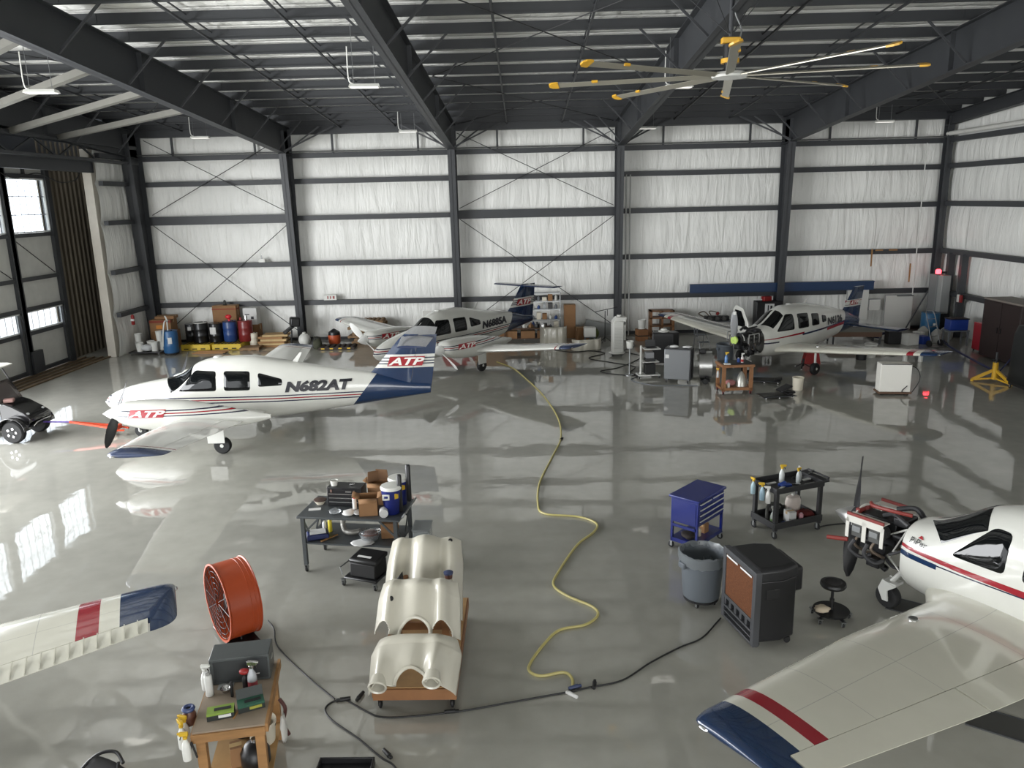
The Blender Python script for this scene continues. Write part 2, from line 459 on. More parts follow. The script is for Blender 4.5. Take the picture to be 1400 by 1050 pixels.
for y, z1 in ((33.35, 3.4), (32.35, 3.4)):
    B().span(XR-.16, XR+.1, y-.1, y+.1, 0, z1).build('door_jamb', steel_dark, wr)
B().tube([(XR-.15, ye[0]-.3, 8.25), (XR-.15, 5, 8.25)], .09, 10).build('white_pipe', wpl, wr)

# left side: return wall, white guide post, corrugated pocket and the sliding door leaves
wl = root('wall_left')
for k in range(6):
    quilt(lambda u, d, z: (XL-.25+d, u, z), 31.45, YB, GZ2[k], GZ2[k+1], [33.3]).build('insulation_panel', ins, wl)
for z in GZ: B().span(XL-.12, XL+.06, 31.5, YB-.3, z-.09, z+.09).build('girt', steel_dark, wl)
B().span(XL-.6, XL-.45, 31.8, YB+.3, 0, 9.4).build('outer_sheeting', steel_dark, wl)
B().span(-17.25, -16.9, 31.45, 31.85, 0, 8.25).build('white_guide_post', M('bare_pale_steel', (214, 208, 196), .45, .1, var=.06), wl, bevel=.01)
corr = M('weathered_ribbed_steel', (92, 84, 70), .55, .3, var=.12, stretch=(1, 1, .2))
b = B()
prof = []
y = 30.72
while y < 35:
    prof += [(-18.62, y), (-18.62, y+.16), (-18.56, y+.2), (-18.56, y+.28)]; y += .32
prof2 = prof+[(q[0]-.05, q[1]) for q in reversed(prof)]
b.prism(prof2, 'z', 0, 8.6); b.build('corrugated_panel', corr, wl)
# header truss over the doors with inclined kickers up to the first rafter
head = B()
head.span(-16.75, -16.35, YF, YB-.4, 8.36, 8.5).span(-16.75, -16.35, YF, YB-.4, 7.75, 7.85)
head.build('door_header_chord', steel_dark, wl)
B().span(-18.7, -18.6, YF, 35.2, 7.7, 12.6).build('outer_upper_wall', steel_dark, wl)
B().span(-18.7, -16.7, 35.1, 35.2, 0, 12.6).build('outer_end_wall', steel_dark, wl)
B().span(-18.9, -16.7, YF, 31.6, 7.78, 7.9).build('track_soffit', steel_dark, wl)
B().span(-17.0, -16.8, YF, 31.5, 7.35, 7.8).build('track_fascia', steel_dark, wl)
for x in (-17.4, -18.1, -18.8):
    B().span(x-.07, x+.07, YF, 31.6, 7.62, 7.78).build('overhead_track', galv, wl)
kick = M('light_grey_tube_steel', (112, 111, 105), .45, .2, var=.06)
for k in range(9):
    y = 31.4-2.66*k
    if k: B().bar((-16.5, y, 8.45), (-10.02, y-4.1, roofz(y-4.1)-.9), .17, .17).build('header_kicker', kick, wl)
    B().bar((-16.55, y, 7.8), (-16.55, y-1.33, 8.4), .06, .06).build('header_lattice', steel_dark, wl)
    B().bar((-16.55, y-1.33, 8.4), (-16.55, y-2.66, 7.8), .06, .06).build('header_lattice', steel_dark, wl)
    B().bar((-16.5, y-1.2, 8.5), (-16.5, y-1.2, roofz(y-1.2)), .03, .03).build('hanger_rod', galv, wl)
B().span(-16.9, -16.75, YF, YB, 8.5, 9.25).build('header_insulation', steel_dark, wl)
B().span(-17.1, -17.0, YF, 31.4, 8.5, 12.6).build('upper_wall', M('grey_upper_wall', (70, 72, 74), .6), wl)
# floor tracks
trk = M('rusty_floor_rail', (122, 104, 80), .6, .4, var=.2)
gut = M('dirty_track_concrete', (88, 76, 62), .85, var=.25)
B().span(-18.95, -17.15, YF, 31.45, .001, .012).build('track_pit', gut, wl)
for x in (-17.18, -17.5, -17.85, -18.2):
    B().span(x-.05, x+.05, YF, 31.45, .012, .05).build('floor_rail', trk, wl)
# door leaves
leafm = M('pale_leaf_lining', (196, 196, 190), .55, var=.05)
wf = M('white_window_frame', (226, 228, 226), .4)
daylight = M('sky_behind_door_glass', (222, 234, 250), .9)
pane = M('window_pane', (235, 240, 245), .02, trans=1)
NP = 3
for k in range(NP):
    yR = 30.62-2.68*k; yL = yR-2.62; X = -18.3
    d = bpy.data.objects.new('door_%d' % (k+1), None); col.objects.link(d); d['kind'] = 'structure'
    f = B()
    for yy in (yR, yL): f.span(X-.14, X+.14, yy-.13, yy+.13, .05, 7.7)
    for z in (.15, 1.55, 2.42, 3.5, 5.08, 7.2, 7.62): f.span(X-.1, X+.11, yL+.13, yR-.13, z-.07, z+.07)
    f.span(X-.1, X+.08, (yL+yR)/2-.06, (yL+yR)/2+.06, 7.27, 7.55)
    f.span(X+.1, X+.22, yL-.1, yL+.55, .1, .9).bar((X+.16, yR-.35, .15), (X+.16, yR-.35, 2.3), .1, .1)
    f.build('leaf_frame', steel_dark, d)
    for z0, z1 in ((.1, 1.5), (2.46, 3.46), (3.54, 5.02), (7.26, 7.6)):
        B().span(X-.06, X, yL+.1, yR-.1, z0, z1).build('lining_panel', leafm, d)
    for z0, z1, rows in ((5.16, 7.12, 3), (1.62, 2.35, 1)):
        w = B(); y0, y1 = yL+.16, yR-.16
        for a, c in ((z0, z0+.05), (z1-.05, z1)): w.span(X-.03, X+.07, y0, y1, a, c)
        for a, c in ((y0, y0+.05), (y1-.05, y1)): w.span(X-.03, X+.07, a, c, z0, z1)
        w.build('window_frame', wf, d)
        g = B()
        for r in range(1, rows): g.span(X-.01, X+.01, y0, y1, z0+(z1-z0)*r/rows-.015, z0+(z1-z0)*r/rows+.015)
        for r in range(1, 6): g.span(X-.008, X+.008, y0+(y1-y0)*r/6-.008, y0+(y1-y0)*r/6+.008, z0, z1)
        g.build('glazing_bar', M('violet_grey_glazing_bar', (150, 150, 165), .5), d)
        B().span(X-.005, X+.001, y0+.04, y1-.04, z0+.04, z1-.04).build('pane', pane, d)
    B().bar((X+.02, yR-.2, 3.6), (X+.02, yL+.2, 4.95), .02, .02).build('leaf_brace', cab, d)
# apron outside the doors
o = B().span(-60, -25, -40, 60, -.3, -.02).build('apron', M('pale_concrete', (196, 194, 188), .9)); struct(o)
B().tube(smooth_path([(-18.0, 27.0, 7.5), (-18.0, 28.3, 7.1), (-17.9, 29.6, 7.3), (-17.7, 30.6, 7.0), (-17.4, 31.2, 7.1), (-17.3, 31.5, 7.5)]), .02, 6).build('draped_cable', cab, wl)
# gantry rail of the mezzanine behind the camera is out of view; unseen front wall, its opening added for the fill light
wfr = B().span(-17.5, -6.2, YF-1.2, YF-1, 0, 12.6).span(-6.2, XR+.5, YF-1.2, YF-1, 0, .95).span(-6.2, XR+.5, YF-1.2, YF-1, 7.05, 12.6).build('wall_front', M('pale_office_wall', (150, 150, 146), .7)); struct(wfr)
# ------------------------------------------------------------------ aircraft
def hermite(T, x):
    'smooth interpolation in a table of rows sorted by descending x'
    n = len(T)
    if x >= T[0][0]: return T[0][1:]
    if x <= T[-1][0]: return T[-1][1:]
    for i in range(n-1):
        if T[i][0] >= x >= T[i+1][0]: break
    a, b = T[i], T[i+1]; h = b[0]-a[0]; t = (x-a[0])/h; out = []
    for k in range(1, len(a)):
        d = (b[k]-a[k])/h
        def sl(j):
            if j <= 0 or j >= n-1: return (T[min(j+1, n-1)][k]-T[max(j-1, 0)][k])/(T[min(j+1, n-1)][0]-T[max(j-1, 0)][0])
            l = (T[j][k]-T[j-1][k])/(T[j][0]-T[j-1][0]); r = (T[j+1][k]-T[j][k])/(T[j+1][0]-T[j][0])
            return 0 if l*r <= 0 else 2*l*r/(l+r)
        m0, m1 = sl(i), sl(i+1)
        out.append((2*t**3-3*t*t+1)*a[k]+(t**3-2*t*t+t)*h*m0+(-2*t**3+3*t*t)*b[k]+(t**3-t*t)*h*m1)
    return out
class Body:
    'fuselage-like loft: rows x, half width, z bottom, z of widest point, z top, roundness'
    def __init__(s, T, cy=0): s.T = T; s.cy = cy
    def pt(s, x, th, off=0):
        w, zb, zc, zt, n = hermite(s.T, x); c, q = math.cos(th), math.sin(th)
        h = (zt-zc) if q >= 0 else (zc-zb); e = 2/n
        y = math.copysign(abs(c)**e, c)*w; z = math.copysign(abs(q)**e, q)*h
        nn = V((0, y/max(w, .01), z/max(h, .01)));  nn = nn.normalized() if nn.length > 0 else nn
        return V((x, s.cy+y+nn.y*off, zc+z+nn.z*off))
    def side(s, x, z, sgn, off=.006):
        w, zb, zc, zt, n = hermite(s.T, x); h = (zt-zc) if z >= zc else (zc-zb)
        t = min(abs(z-zc)/h, .999)
        return V((x, s.cy+sgn*(w*(1-t**n)**(1/n)+off), z))
    def mesh(s, x0, x1, k=44, n=56):
        b = B(); b.rings([[s.pt(x0+(x1-x0)*i/k, 2*PI*j/n) for j in range(n)] for i in range(k+1)]); return b
    def pane(s, poly, sgn, off=.016, rings=6):
        'a pane or decal bounded by a polygon in (x, z), lying on one side of the body'
        P = []
        m = len(poly)
        for i in range(m):      # rounded corners
            a, b, c = V(poly[i-1]), V(poly[i]), V(poly[(i+1) % m]); r = min(.07, (a-b).length*.35, (c-b).length*.35)
            p, q = b+(a-b).normalized()*r, b+(c-b).normalized()*r
            for t in (0, .33, .67, 1): P.append((1-t)**2*p+2*t*(1-t)*b+t*t*q)
        Q = []
        for i in range(len(P)):
            a, b = P[i], P[(i+1) % len(P)]; k = max(1, int((b-a).length/.12))
            Q += [a+(b-a)*j/k for j in range(k)]
        c = sum(Q, V((0, 0)))/len(Q)
        b = B(); vs = []; fs = []; n = len(Q)
        for r in range(rings):
            t = 1-r/rings
            vs += [s.side(*(c+(q-c)*t), sgn, off*(1 if r else .1)) for q in Q]
        vs.append(s.side(c.x, c.y, sgn, off))
        for r in range(rings-1):
            fs += [(r*n+i, r*n+(i+1) % n, (r+1)*n+(i+1) % n, (r+1)*n+i) for i in range(n)]
        fs += [((rings-1)*n+i, (rings-1)*n+(i+1) % n, rings*n) for i in range(n)]
        return b.add(vs, fs)
    def patch(s, c4, off=.008, nu=20, nv=20):
        'patch on the skin between four (x, angle) corners'
        (a, b_, c, d) = [V(q) for q in c4]
        def fn(u, v):
            p = (a*(1-u)+b_*u)*(1-v)+(d*(1-u)+c*u)*v
            e = off*min(1, 20*min(u, 1-u, v, 1-v)+.1)
            return s.pt(p.x, p.y, e)
        return B().grid(fn, nu, nv)
def foil(x0, c, y, z, th=.13, a=0, b=1, n=12, tw=0):
    'aerofoil ring between chord fractions a..b, leading edge at x0'
    def half(t): return 5*th*c*(.2969*math.sqrt(t)-.126*t-.3516*t*t+.2843*t**3-.1015*t**4)
    ts = [a+(b-a)*(1-math.cos(PI*i/n))/2 for i in range(n+1)]
    up_ = [(x0-c*t, y, z+half(t)*1.15+.01*c) for t in ts]; lo = [(x0-c*t, y, z-half(t)*.75+.01*c-.002) for t in reversed(ts)]
    return up_+lo
def blade_mesh(R, c=.08, hub=.1, n=9):
    b = B(); rs = []
    for i in range(n):
        t = i/(n-1); r = hub+(R-hub)*t; w = c*(.55+.9*math.sin(PI*min(t*.8+.12, 1)))*(1 if t < .9 else .75); a = -math.radians(62-42*t)
        if t > .98: w *= .6
        k = .018*(1-t*.7)+.003
        rs.append([(w*math.cos(q)*math.cos(a)-k*math.sin(q)*math.sin(a), w*math.cos(q)*math.sin(a)+k*math.sin(q)*math.cos(a), r) for q in [2*PI*j/12 for j in range(12)]])
    b.rings(rs); b.v = [(v[1], v[0], v[2]) for v in b.v]
    return b
def prop(name, parent, c, R, ang, mb, spinner=None, slen=.36, srad=.17, tip=None):
    p = bpy.data.objects.new(name, None); col.objects.link(p); p.parent = parent; p.location = c
    for s in (0, 1):
        b = blade_mesh(R); b.move(Matrix.Rotation(ang+s*PI, 4, 'X')); b.build('blade', mb, p)
    if spinner:
        prof = [(srad*(1-(i/8)**1.45), slen*i/8) for i in range(9)]
        B().lathe(prof, (0, 0, 0), (1, 0, 0), 24).build('spinner', spinner, p)
        B().lathe([(srad*1.04, -.07), (srad*1.04, 0), (srad, .005)], (0, 0, 0), (1, 0, 0), 24).build('backplate', steel_dark if spinner is alu else spinner, p)
    else:
        B().lathe([(.13, -.05), (.135, 0), (.13, .012), (.03, .014), (.03, .0)], (0, 0, 0), (1, 0, 0), 24).build('bare_backplate', M('lime_green_disc', (188, 214, 110), .5), p)
    return p
tyre = M('tyre_rubber', (24, 24, 25), .7)
def wheel(parent, c, r, w, name='wheel', hubm=None, axis=(0, 1, 0)):
    prof = [(r*.55, -w/2), (r*.85, -w/2), (r*.97, -w*.32), (r, 0), (r*.97, w*.32), (r*.85, w/2), (r*.55, w/2)]
    t = B().lathe(prof, c, axis, 24).build(name, tyre, parent)
    h = B().lathe([(.05*r, -w*.54), (r*.2, -w*.54), (r*.25, -w*.42), (r*.42, -w*.36), (r*.56, -w*.5), (r*.6, -w*.46), (r*.6, w*.46), (r*.56, w*.5), (r*.42, w*.36), (r*.25, w*.42), (r*.2, w*.54), (.05*r, w*.54)], c, axis, 20)
    h.build('hub', hubm or white_metal, t)
    return t
def band(z, c, w): return lambda X, Y, Z: (Z-z).abs() < w
NAVY = (12, 40, 74); RED = (142, 22, 36); WHITE = (206, 206, 199); INK = (30, 32, 60)
def wing(parent, sgn, mat, tipmat, T, tipx, ribs=False, split=3.0, cut=.77, plain=None):
    'T rows: y, x leading edge, chord, z ; last row is the tip rib'
    def at(y):
        for i in range(len(T)-1):
            if T[i][0] <= y <= T[i+1][0]:
                t = (y-T[i][0])/(T[i+1][0]-T[i][0]); return [T[i][k]+(T[i+1][k]-T[i][k])*t for k in (1, 2, 3)]
        return list(T[-1][1:])
    yt = T[-1][0]; ys = [T[0][0]+(yt-T[0][0])*i/14 for i in range(15)]; ys += [r[0] for r in T[1:-1]]; ys.sort()
    def sec(y, a, b, th=.14):
        x, c, z = at(y); return foil(x, c, y*sgn, z, th, a, b)
    B().rings([sec(y, 0, cut) for y in ys]).build('wing', mat, parent, ang=50)
    y1 = yt-.02
    for nm, a, b in (('flap', T[0][0]+.02, split-.012), ('aileron', split+.012, y1)):
        yy = [a+(b-a)*i/6 for i in range(7)]
        f = B().rings([sec(y, cut+.006, 1) for y in yy]).build(nm, plain if nm == 'aileron' and plain else mat, parent, ang=50)
        if ribs and nm == 'aileron' or ribs and nm == 'flap':
            k = int((b-a)/.14); r = B()
            for i in range(k):
                y = a+.07+i*.14; x, c, z = at(y)
                r.bar((x-c*(cut+.02), y*sgn, z+.062*c+.004), (x-c*.985, y*sgn, z+.014*c+.004), .012, .014)
            r.build('stiffening_ribs', paint('plain_aileron_paint', (206, 204, 190), [], .25), f)
    # fibreglass tip
    x, c, z = at(yt); rs = []
    for i in range(9):
        t = i/8; q = math.sqrt(max(.0, 1-t*t*.96)); cc = c*(.45+.55*q); rs.append(foil(x-(c-cc)*tipx, cc, (yt+.3*math.sin(t*PI/2)*1.0)*sgn, z+.035*t, .14*q))
    tp = B().rings(rs).build('wing_tip', tipmat, parent, ang=50)
    B().ball((x-.16*c, (yt+.3)*sgn, z+.03), (.05, .03, .025), 10).build('navigation_lamp', chrome, tp)
    return at
def fin_mesh(P, th0, th1, n=10, rud=False):
    'vertical surface: P rows z, x leading, x trailing'
    rs = []
    for z, a, b in P:
        t = (z-P[0][0])/(P[-1][0]-P[0][0]); th = th0+(th1-th0)*t
        rg = []; f = (lambda q: th*.5*(1-.88*q)) if rud else (lambda q: th*.5*math.sin(PI*(.03+.62*q)))
        for i in range(n+1):
            q = i/n; rg.append((a+(b-a)*q, f(q), z))
        for i in range(n, -1, -1):
            q = i/n; rg.append((a+(b-a)*q, -f(q), z))
        rs.append(rg)
    return B().rings(rs)
def decal(parent, name, mat, fn, pts=None, txt=None, w=1, h=1, shear=0, bold=0, nx=6):
    b = B()
    if txt: lettering(b, txt, fn, w, h, shear, bold)
    else:
        def q(u, v):
            a = V(pts[0]).lerp(V(pts[1]), u); c = V(pts[3]).lerp(V(pts[2]), u); p = a.lerp(c, v); return fn(p.x, p.y)
        b.grid(q, nx, 2)
    return b.build(name, mat, parent)
ink = M('navy_lettering', (12, 13, 24), .35)
redv = M('red_vinyl', (150, 26, 36), .35); whv = M('white_vinyl', (228, 226, 220), .35); nvv = M('navy_vinyl', NAVY, .35)

def atp_block(parent, fn, x, z, w, h):
    'red slanted block with white slanted letters; fn maps (along, up) to the skin'
    sl = .35*h
    decal(parent, 'logo_panel', redv, lambda a, b: fn(a, b, .009), pts=[(x, z), (x+w-sl, z), (x+w, z+h), (x+sl, z+h)])
    decal(parent, 'logo_letters', whv, lambda a, b: fn(x+sl*.3+a, z+h*.1+b, .016), txt='ATP', w=w-sl*.5, h=h*.8, shear=.35, bold=.03)

SEM = Body([(0, .02, .97, .985, 1.0, 2), (-.08, .12, .87, .98, 1.1, 2), (-.3, .25, .74, .97, 1.25, 2.1), (-.8, .41, .6, .97, 1.42, 2.2), (-1.4, .52, .52, .97, 1.54, 2.3), (-1.9, .57, .48, .97, 1.62, 2.4),
            (-2.15, .59, .47, .97, 1.72, 2.3), (-2.65, .59, .46, 1.0, 2.03, 2.3), (-3.1, .59, .46, 1.02, 2.13, 2.5), (-3.9, .58, .48, 1.05, 2.15, 2.5), (-4.6, .55, .52, 1.1, 2.05, 2.4), (-5.4, .46, .6, 1.15, 1.9, 2.3),
            (-6.3, .34, .72, 1.16, 1.75, 2.2), (-7.3, .21, .86, 1.16, 1.58, 2.1), (-8.2, .1, .98, 1.16, 1.36, 2), (-8.62, .05, 1.04, 1.15, 1.28, 2)])
def seminole(name, label, reg, loc, rz, bl=None, ba=-133):
    t = thing(name, label, 'airplane', loc, rz)
    bd = lambda z0, z1: (lambda X, Y, Z: Z.between(z0, z1))
    def tailblue(X, Y, Z): return (X+Z*.8) < -5.95
    fpaint = paint('white_airframe_paint_striped', WHITE, [
        (INK, lambda X, Y, Z: Z.between(1.155, 1.185)*(X > -99)), (RED, bd(1.085, 1.115)), (INK, bd(1.015, 1.045)),
        (NAVY, tailblue)])
    SEM.mesh(0, -8.62, 60).build('fuselage', fpaint, t)
    finm = paint('navy_fin_paint', NAVY, [(WHITE, bd(1.74, 2.09)), (INK, bd(1.83, 1.86)), (INK, bd(1.9, 1.93)), (INK, bd(1.98, 2.01))], dirt=.1)
    P = [(1.1, -6.55, -8.05), (1.4, -6.85, -8.12), (1.7, -7.15, -8.18), (2.1, -7.5, -8.26), (2.5, -7.85, -8.34), (2.62, -8.0, -8.36)]
    fin_mesh(P, .16, .12).build('fin', finm, t)
    P = [(1.05, -8.06, -8.62), (1.7, -8.19, -8.72), (2.4, -8.33, -8.82), (2.6, -8.37, -8.84)]
    fin_mesh(P, .14, .1, rud=True).build('rudder', finm, t)
    # T tail
    st = M('navy_stabilator_paint', (38, 52, 84), .25, coat=.5)
    B().rings([foil(-7.92-.06*abs(y), .86-.1*abs(y), y, 2.54, .1) for y in (-1.52, -1.4, -.8, -.1, .1, .8, 1.4, 1.52)]).build('stabilator', st, t, ang=50)
    sk = lambda sg: (lambda a, b, off=.012: V((a, sg*(.075+off), b)))
    for sg in (1, -1):
        f = (lambda a, b, off=.01, sg=sg: V((-7.30-a if sg > 0 else -8.7+a, sg*(.074+off-.075*max(0, (a if sg > 0 else 1.4-a)-.95)), b)))
        atp_block(t, f, .22, 1.79, 1.0, .25)
        fs = (lambda a, b, off=.016, sg=sg: SEM.side((-4.92-a) if sg > 0 else (-6.62+a), b+1.25, sg, off))
        decal(t, 'registration_number', ink, fs, txt=reg, w=1.7, h=.29, shear=.22, bold=.06)
        for pts in ([(-2.18, 1.34), (-3.18, 1.34), (-3.18, 1.84), (-2.62, 1.86)], [(-3.38, 1.34), (-4.05, 1.34), (-4.05, 1.82), (-3.38, 1.84)], [(-4.25, 1.42), (-4.86, 1.44), (-4.86, 1.6), (-4.25, 1.78)]):
            SEM.pane(pts, sg).build('cabin_window', glass, t)
        SEM.patch([(-1.72, PI/2), (-2.5, PI/2), (-2.52, .82 if 1 else 0), (-1.98, .45)] if sg > 0 else [(-1.72, PI/2), (-2.5, PI/2), (-2.52, PI-.82), (-1.98, PI-.45)]).build('windshield', glass, t)
        yc = 1.9*sg
        # nacelle
        N = Body([(-1.28, .19, .98, 1.15, 1.32, 2), (-1.34, .3, .95, 1.17, 1.4, 2.1), (-1.6, .38, .86, 1.15, 1.45, 2.3), (-2.1, .42, .76, 1.12, 1.47, 2.4), (-2.8, .4, .7, 1.08, 1.44, 2.3), (-3.6, .3, .74, 1.05, 1.32, 2.1), (-4.4, .16, .82, 1.0, 1.16, 2), (-4.95, .03, .95, 1.0, 1.05, 2)], yc)
        npaint = paint('white_nacelle_paint_striped', WHITE, [(INK, bd(1.275, 1.3)), (RED, bd(1.215, 1.24)), (INK, bd(1.155, 1.18))])
        na = N.mesh(-1.28, -4.95, 34, 28).build('nacelle', npaint, t)
        atp_block(t, (lambda a, b, off, sg=sg, N=N: N.side((-1.7-a) if sg > 0 else (-2.6+a), b, sg, off)), 0, 1.14, .9, .18)
        atp_block(t, (lambda a, b, off, sg=sg, N=N: N.side((-1.7-a) if sg < 0 else (-2.6+a), b, -sg, off)), 0, 1.14, .9, .18)
        prop('propeller', t, (-1.24, yc, 1.15), .94, math.radians(ba), bl or M('black_prop_blade', (28, 28, 30), .4), M('white_spinner', (210, 210, 206), .25, coat=.5), .34, .17)
        T = [(.5, -2.35, 2.05, .74), (1.5, -2.42, 1.9, .84), (2.35, -2.62, 1.68, .94), (3.9, -2.72, 1.5, 1.12), (5.6, -2.95, 1.16, 1.32)]
        wp = paint('white_wing_paint_tipped', WHITE, [(NAVY, lambda X, Y, Z: Y.abs() > 5.52), (RED, lambda X, Y, Z: Y.abs().between(5.36, 5.4))], dirt=.05)
        wing(t, sg, wp, paint('navy_wing_tip', (50, 62, 92), [], .3), T, .6, split=3.1)
        # main gear
        leg = B().tube([(-3.5, sg*1.62, .95), (-3.58, sg*1.62, .22)], .035).tube([(-3.58, sg*1.62, .5), (-3.72, sg*1.62, .36), (-3.6, sg*1.6, .22)], .018)
        leg.build('main_gear_leg', white_metal, t)
        wheel(t, (-3.6, sg*1.62, .215), .215, .15)
        B().box((-3.5, sg*1.75, .48), (.42, .015, .36)).build('gear_door', white_metal, t, bevel=.02)
        # far stub antenna and step
    g = B().tube([(-.75, 0, .8), (-.8, 0, .45)], .035).tube([(-.8, .09, .45), (-.84, .1, .17)], .02).tube([(-.8, -.09, .45), (-.84, -.1, .17)], .02).span(-.86, -.74, -.11, .11, .42, .48)
    g.build('nose_gear_fork', white_metal, t)
    wheel(t, (-.85, 0, .175), .175, .13)
    B().lathe([(.12, 0), (.1, .03), (.02, .05)], (-3.1, 0, 2.12)).build('roof_beacon', white_metal, t)
    B().prism([(-5.0, 1.93), (-5.16, 1.93), (-5.3, 2.2), (-5.24, 2.2)], 'y', -.006, .006).build('blade_aerial', white_metal, t)
    return t
P1 = seminole('twin_engine_airplane', 'white twin-engine airplane with number N682AT, on a red tow bar at the left', 'N682AT', (-11.15, 19.9, 0), 3.159)
P2 = seminole('twin_engine_airplane', 'white twin-engine airplane with number N6885A, parked before the shelving at the back wall', 'N6885A', (-5.1, 25.6, 0), 4.038, M('white_prop_blade', (206, 206, 202), .35), -125)

ARC = Body([(-1.3, .43, .62, 1.05, 1.5, 2.7), (-1.36, .47, .58, 1.05, 1.53, 2.7), (-1.6, .52, .52, 1.05, 1.6, 2.5), (-1.85, .55, .48, 1.05, 1.74, 2.3), (-2.3, .57, .46, 1.07, 2.02, 2.3), (-2.7, .57, .46, 1.08, 2.12, 2.5), (-3.5, .56, .48, 1.1, 2.13, 2.5),
            (-4.2, .52, .54, 1.12, 2.04, 2.4), (-4.9, .43, .64, 1.15, 1.92, 2.3), (-5.6, .32, .76, 1.16, 1.77, 2.2), (-6.4, .2, .88, 1.16, 1.56, 2.1), (-7.0, .1, .98, 1.15, 1.32, 2), (-7.2, .05, 1.04, 1.15, 1.26, 2)])
def archer(name, label, reg, loc, rz, engine, brand=False, ribs=False, open_door=False, s=1):
    t = thing(name, label, 'airplane', loc, rz, s=s)
    seg = lambda X, Z, z0, sl, w: ((Z+X*sl-z0).abs() < w)
    if brand:
        lay = [(RED, lambda X, Y, Z: ((Z+(X+1.3)*(-.02)-1.25).abs() < ((X*-1-1.3)*.012+.022))), (NAVY, lambda X, Y, Z: ((Z-1.15).abs() < .035)*(X > -1.85)),
               (INK, lambda X, Y, Z: ((Z-1.17).abs() < .009)*(X < -1.85))]
    else:
        lay = [(RED, lambda X, Y, Z: ((Z+(X+1.3)*.03-1.14).abs() < ((X*-1-1.3)*.012+.012))*(X > -3.2)), (INK, lambda X, Y, Z: ((Z-1.02).abs() < .025)*(X > -1.9)),
               (NAVY, lambda X, Y, Z: ((Z+(X+3)*.05-1.14).abs() < .03)*(X < -3.1)), (RED, lambda X, Y, Z: ((Z+(X+3)*.05-1.08).abs() < .05)*(X < -4.6)),
               (NAVY, lambda X, Y, Z: (X+Z*.6) < -5.15)]
    fp = paint('white_paint_'+('foreground' if brand else 'background')+'_stripes', WHITE, lay)
    ARC.mesh(-1.3, -7.2, 56).build('fuselage', fp, t)
    B().add([ARC.pt(-1.3, 2*PI*j/24, -.01)+V((.01, 0, 0)) for j in range(24)], [tuple(range(24))]).build('firewall', M('stained_firewall', (96, 96, 92), .4, .5), t)
    finm = paint('navy_fin_paint_single', NAVY, [(WHITE, lambda X, Y, Z: Z.between(1.72, 1.96)), (INK, lambda X, Y, Z: Z.between(1.77, 1.785)), (RED, lambda X, Y, Z: Z.between(1.9, 1.915))])
    fin_mesh([(1.15, -5.7, -6.7), (1.5, -5.95, -6.76), (1.66, -6.2, -6.8), (2.0, -6.45, -6.9), (2.42, -6.78, -7.02)], .14, .09).build('fin', finm, t)
    fin_mesh([(1.15, -6.71, -7.2), (1.66, -6.81, -7.27), (2.42, -7.03, -7.42)], .12, .08, rud=True).build('rudder', finm, t)
    B().rings([foil(-6.45, .78, y, 1.05, .1) for y in (-1.95, -1.85, -1, -.1, .1, 1, 1.85, 1.95)]).build('stabilator', paint('white_tail_paint', WHITE, []) if not reg else paint('navy_tip_paint', NAVY, [], .25), t, ang=50)
    for sg in (1, -1):
        f = (lambda a, b, off=.01, sg=sg: V((-6.32-a if sg > 0 else -7.1+a, sg*(.058+off), b)))
        atp_block(t, f, .16, 1.77, .55, .17)
        if reg:
            fs = (lambda a, b, off=.02, sg=sg: ARC.side((-4.62-a) if sg > 0 else (-5.7+a), b+1.29, sg, off))
            decal(t, 'registration_number', ink, fs, txt=reg, w=1.1, h=.27, shear=.1, bold=.045)
        for k, pts in enumerate(([(-2.0, 1.38), (-2.66, 1.38), (-2.66, 1.88), (-2.44, 1.88)] if brand else [(-1.8, 1.36), (-2.66, 1.36), (-2.66, 1.88), (-2.34, 1.88)], [(-2.86, 1.36), (-3.45, 1.36), (-3.45, 1.84), (-2.86, 1.86)], [(-3.62, 1.38), (-4.08, 1.38), (-4.08, 1.76), (-3.62, 1.8)], [(-4.25, 1.42), (-4.55, 1.43), (-4.55, 1.64), (-4.25, 1.68)])):
            ARC.pane(pts, sg).build('cabin_window', glass, t)
        c4 = [(-1.5, PI/2-.05), (-2.24, PI/2-.05), (-2.36, .82), (-1.84, .6)] if brand else [(-1.5, PI/2-.05), (-2.24, PI/2-.05), (-2.26, .92), (-1.7, .72)]
        ARC.patch(c4 if sg > 0 else [(a, PI-b) for a, b in c4]).build('windshield', glass, t)
        T = [(.5, -1.72, 2.15, .72), (.9, -1.95, 1.8, .76), (2.7, -2.0, 1.62, .95), (5.2, -2.24, 1.12, 1.22)]
        lam = [(RED, lambda X, Y, Z: Y.abs().between(4.68, 4.87)), (NAVY, lambda X, Y, Z: Y.abs() > 5.06)]
        if ribs: lam = [(RED, lambda X, Y, Z: Y.abs().between(4.42, 4.66)), (NAVY, lambda X, Y, Z: Y.abs() > 4.88)]
        seamc = (176, 174, 166)
        for yy in (1.35, 2.9, 4.0): lam.insert(0, (seamc, lambda X, Y, Z, yy=yy: (Y.abs()-yy).abs() < .004))
        lam.insert(0, (seamc, lambda X, Y, Z: ((X+Y.abs()*.03+2.62).abs() < .004)))
        wp = paint('white_wing_paint_'+('ribbed' if ribs else 'smooth'), (206, 204, 190), lam, rough=.22, dirt=.05)
        wing(t, sg, wp, paint('navy_tip_paint', NAVY, [], .25), T, .35, ribs=ribs, split=2.75, plain=paint('plain_aileron_paint', (206, 204, 190), [], .25))
        # wing walk edge, fuel cap, landing gear
        B().lathe([(.06, 0), (.06, .02), (.05, .03)], (-2.25, sg*1.75, .985)).build('fuel_cap', chrome, t)
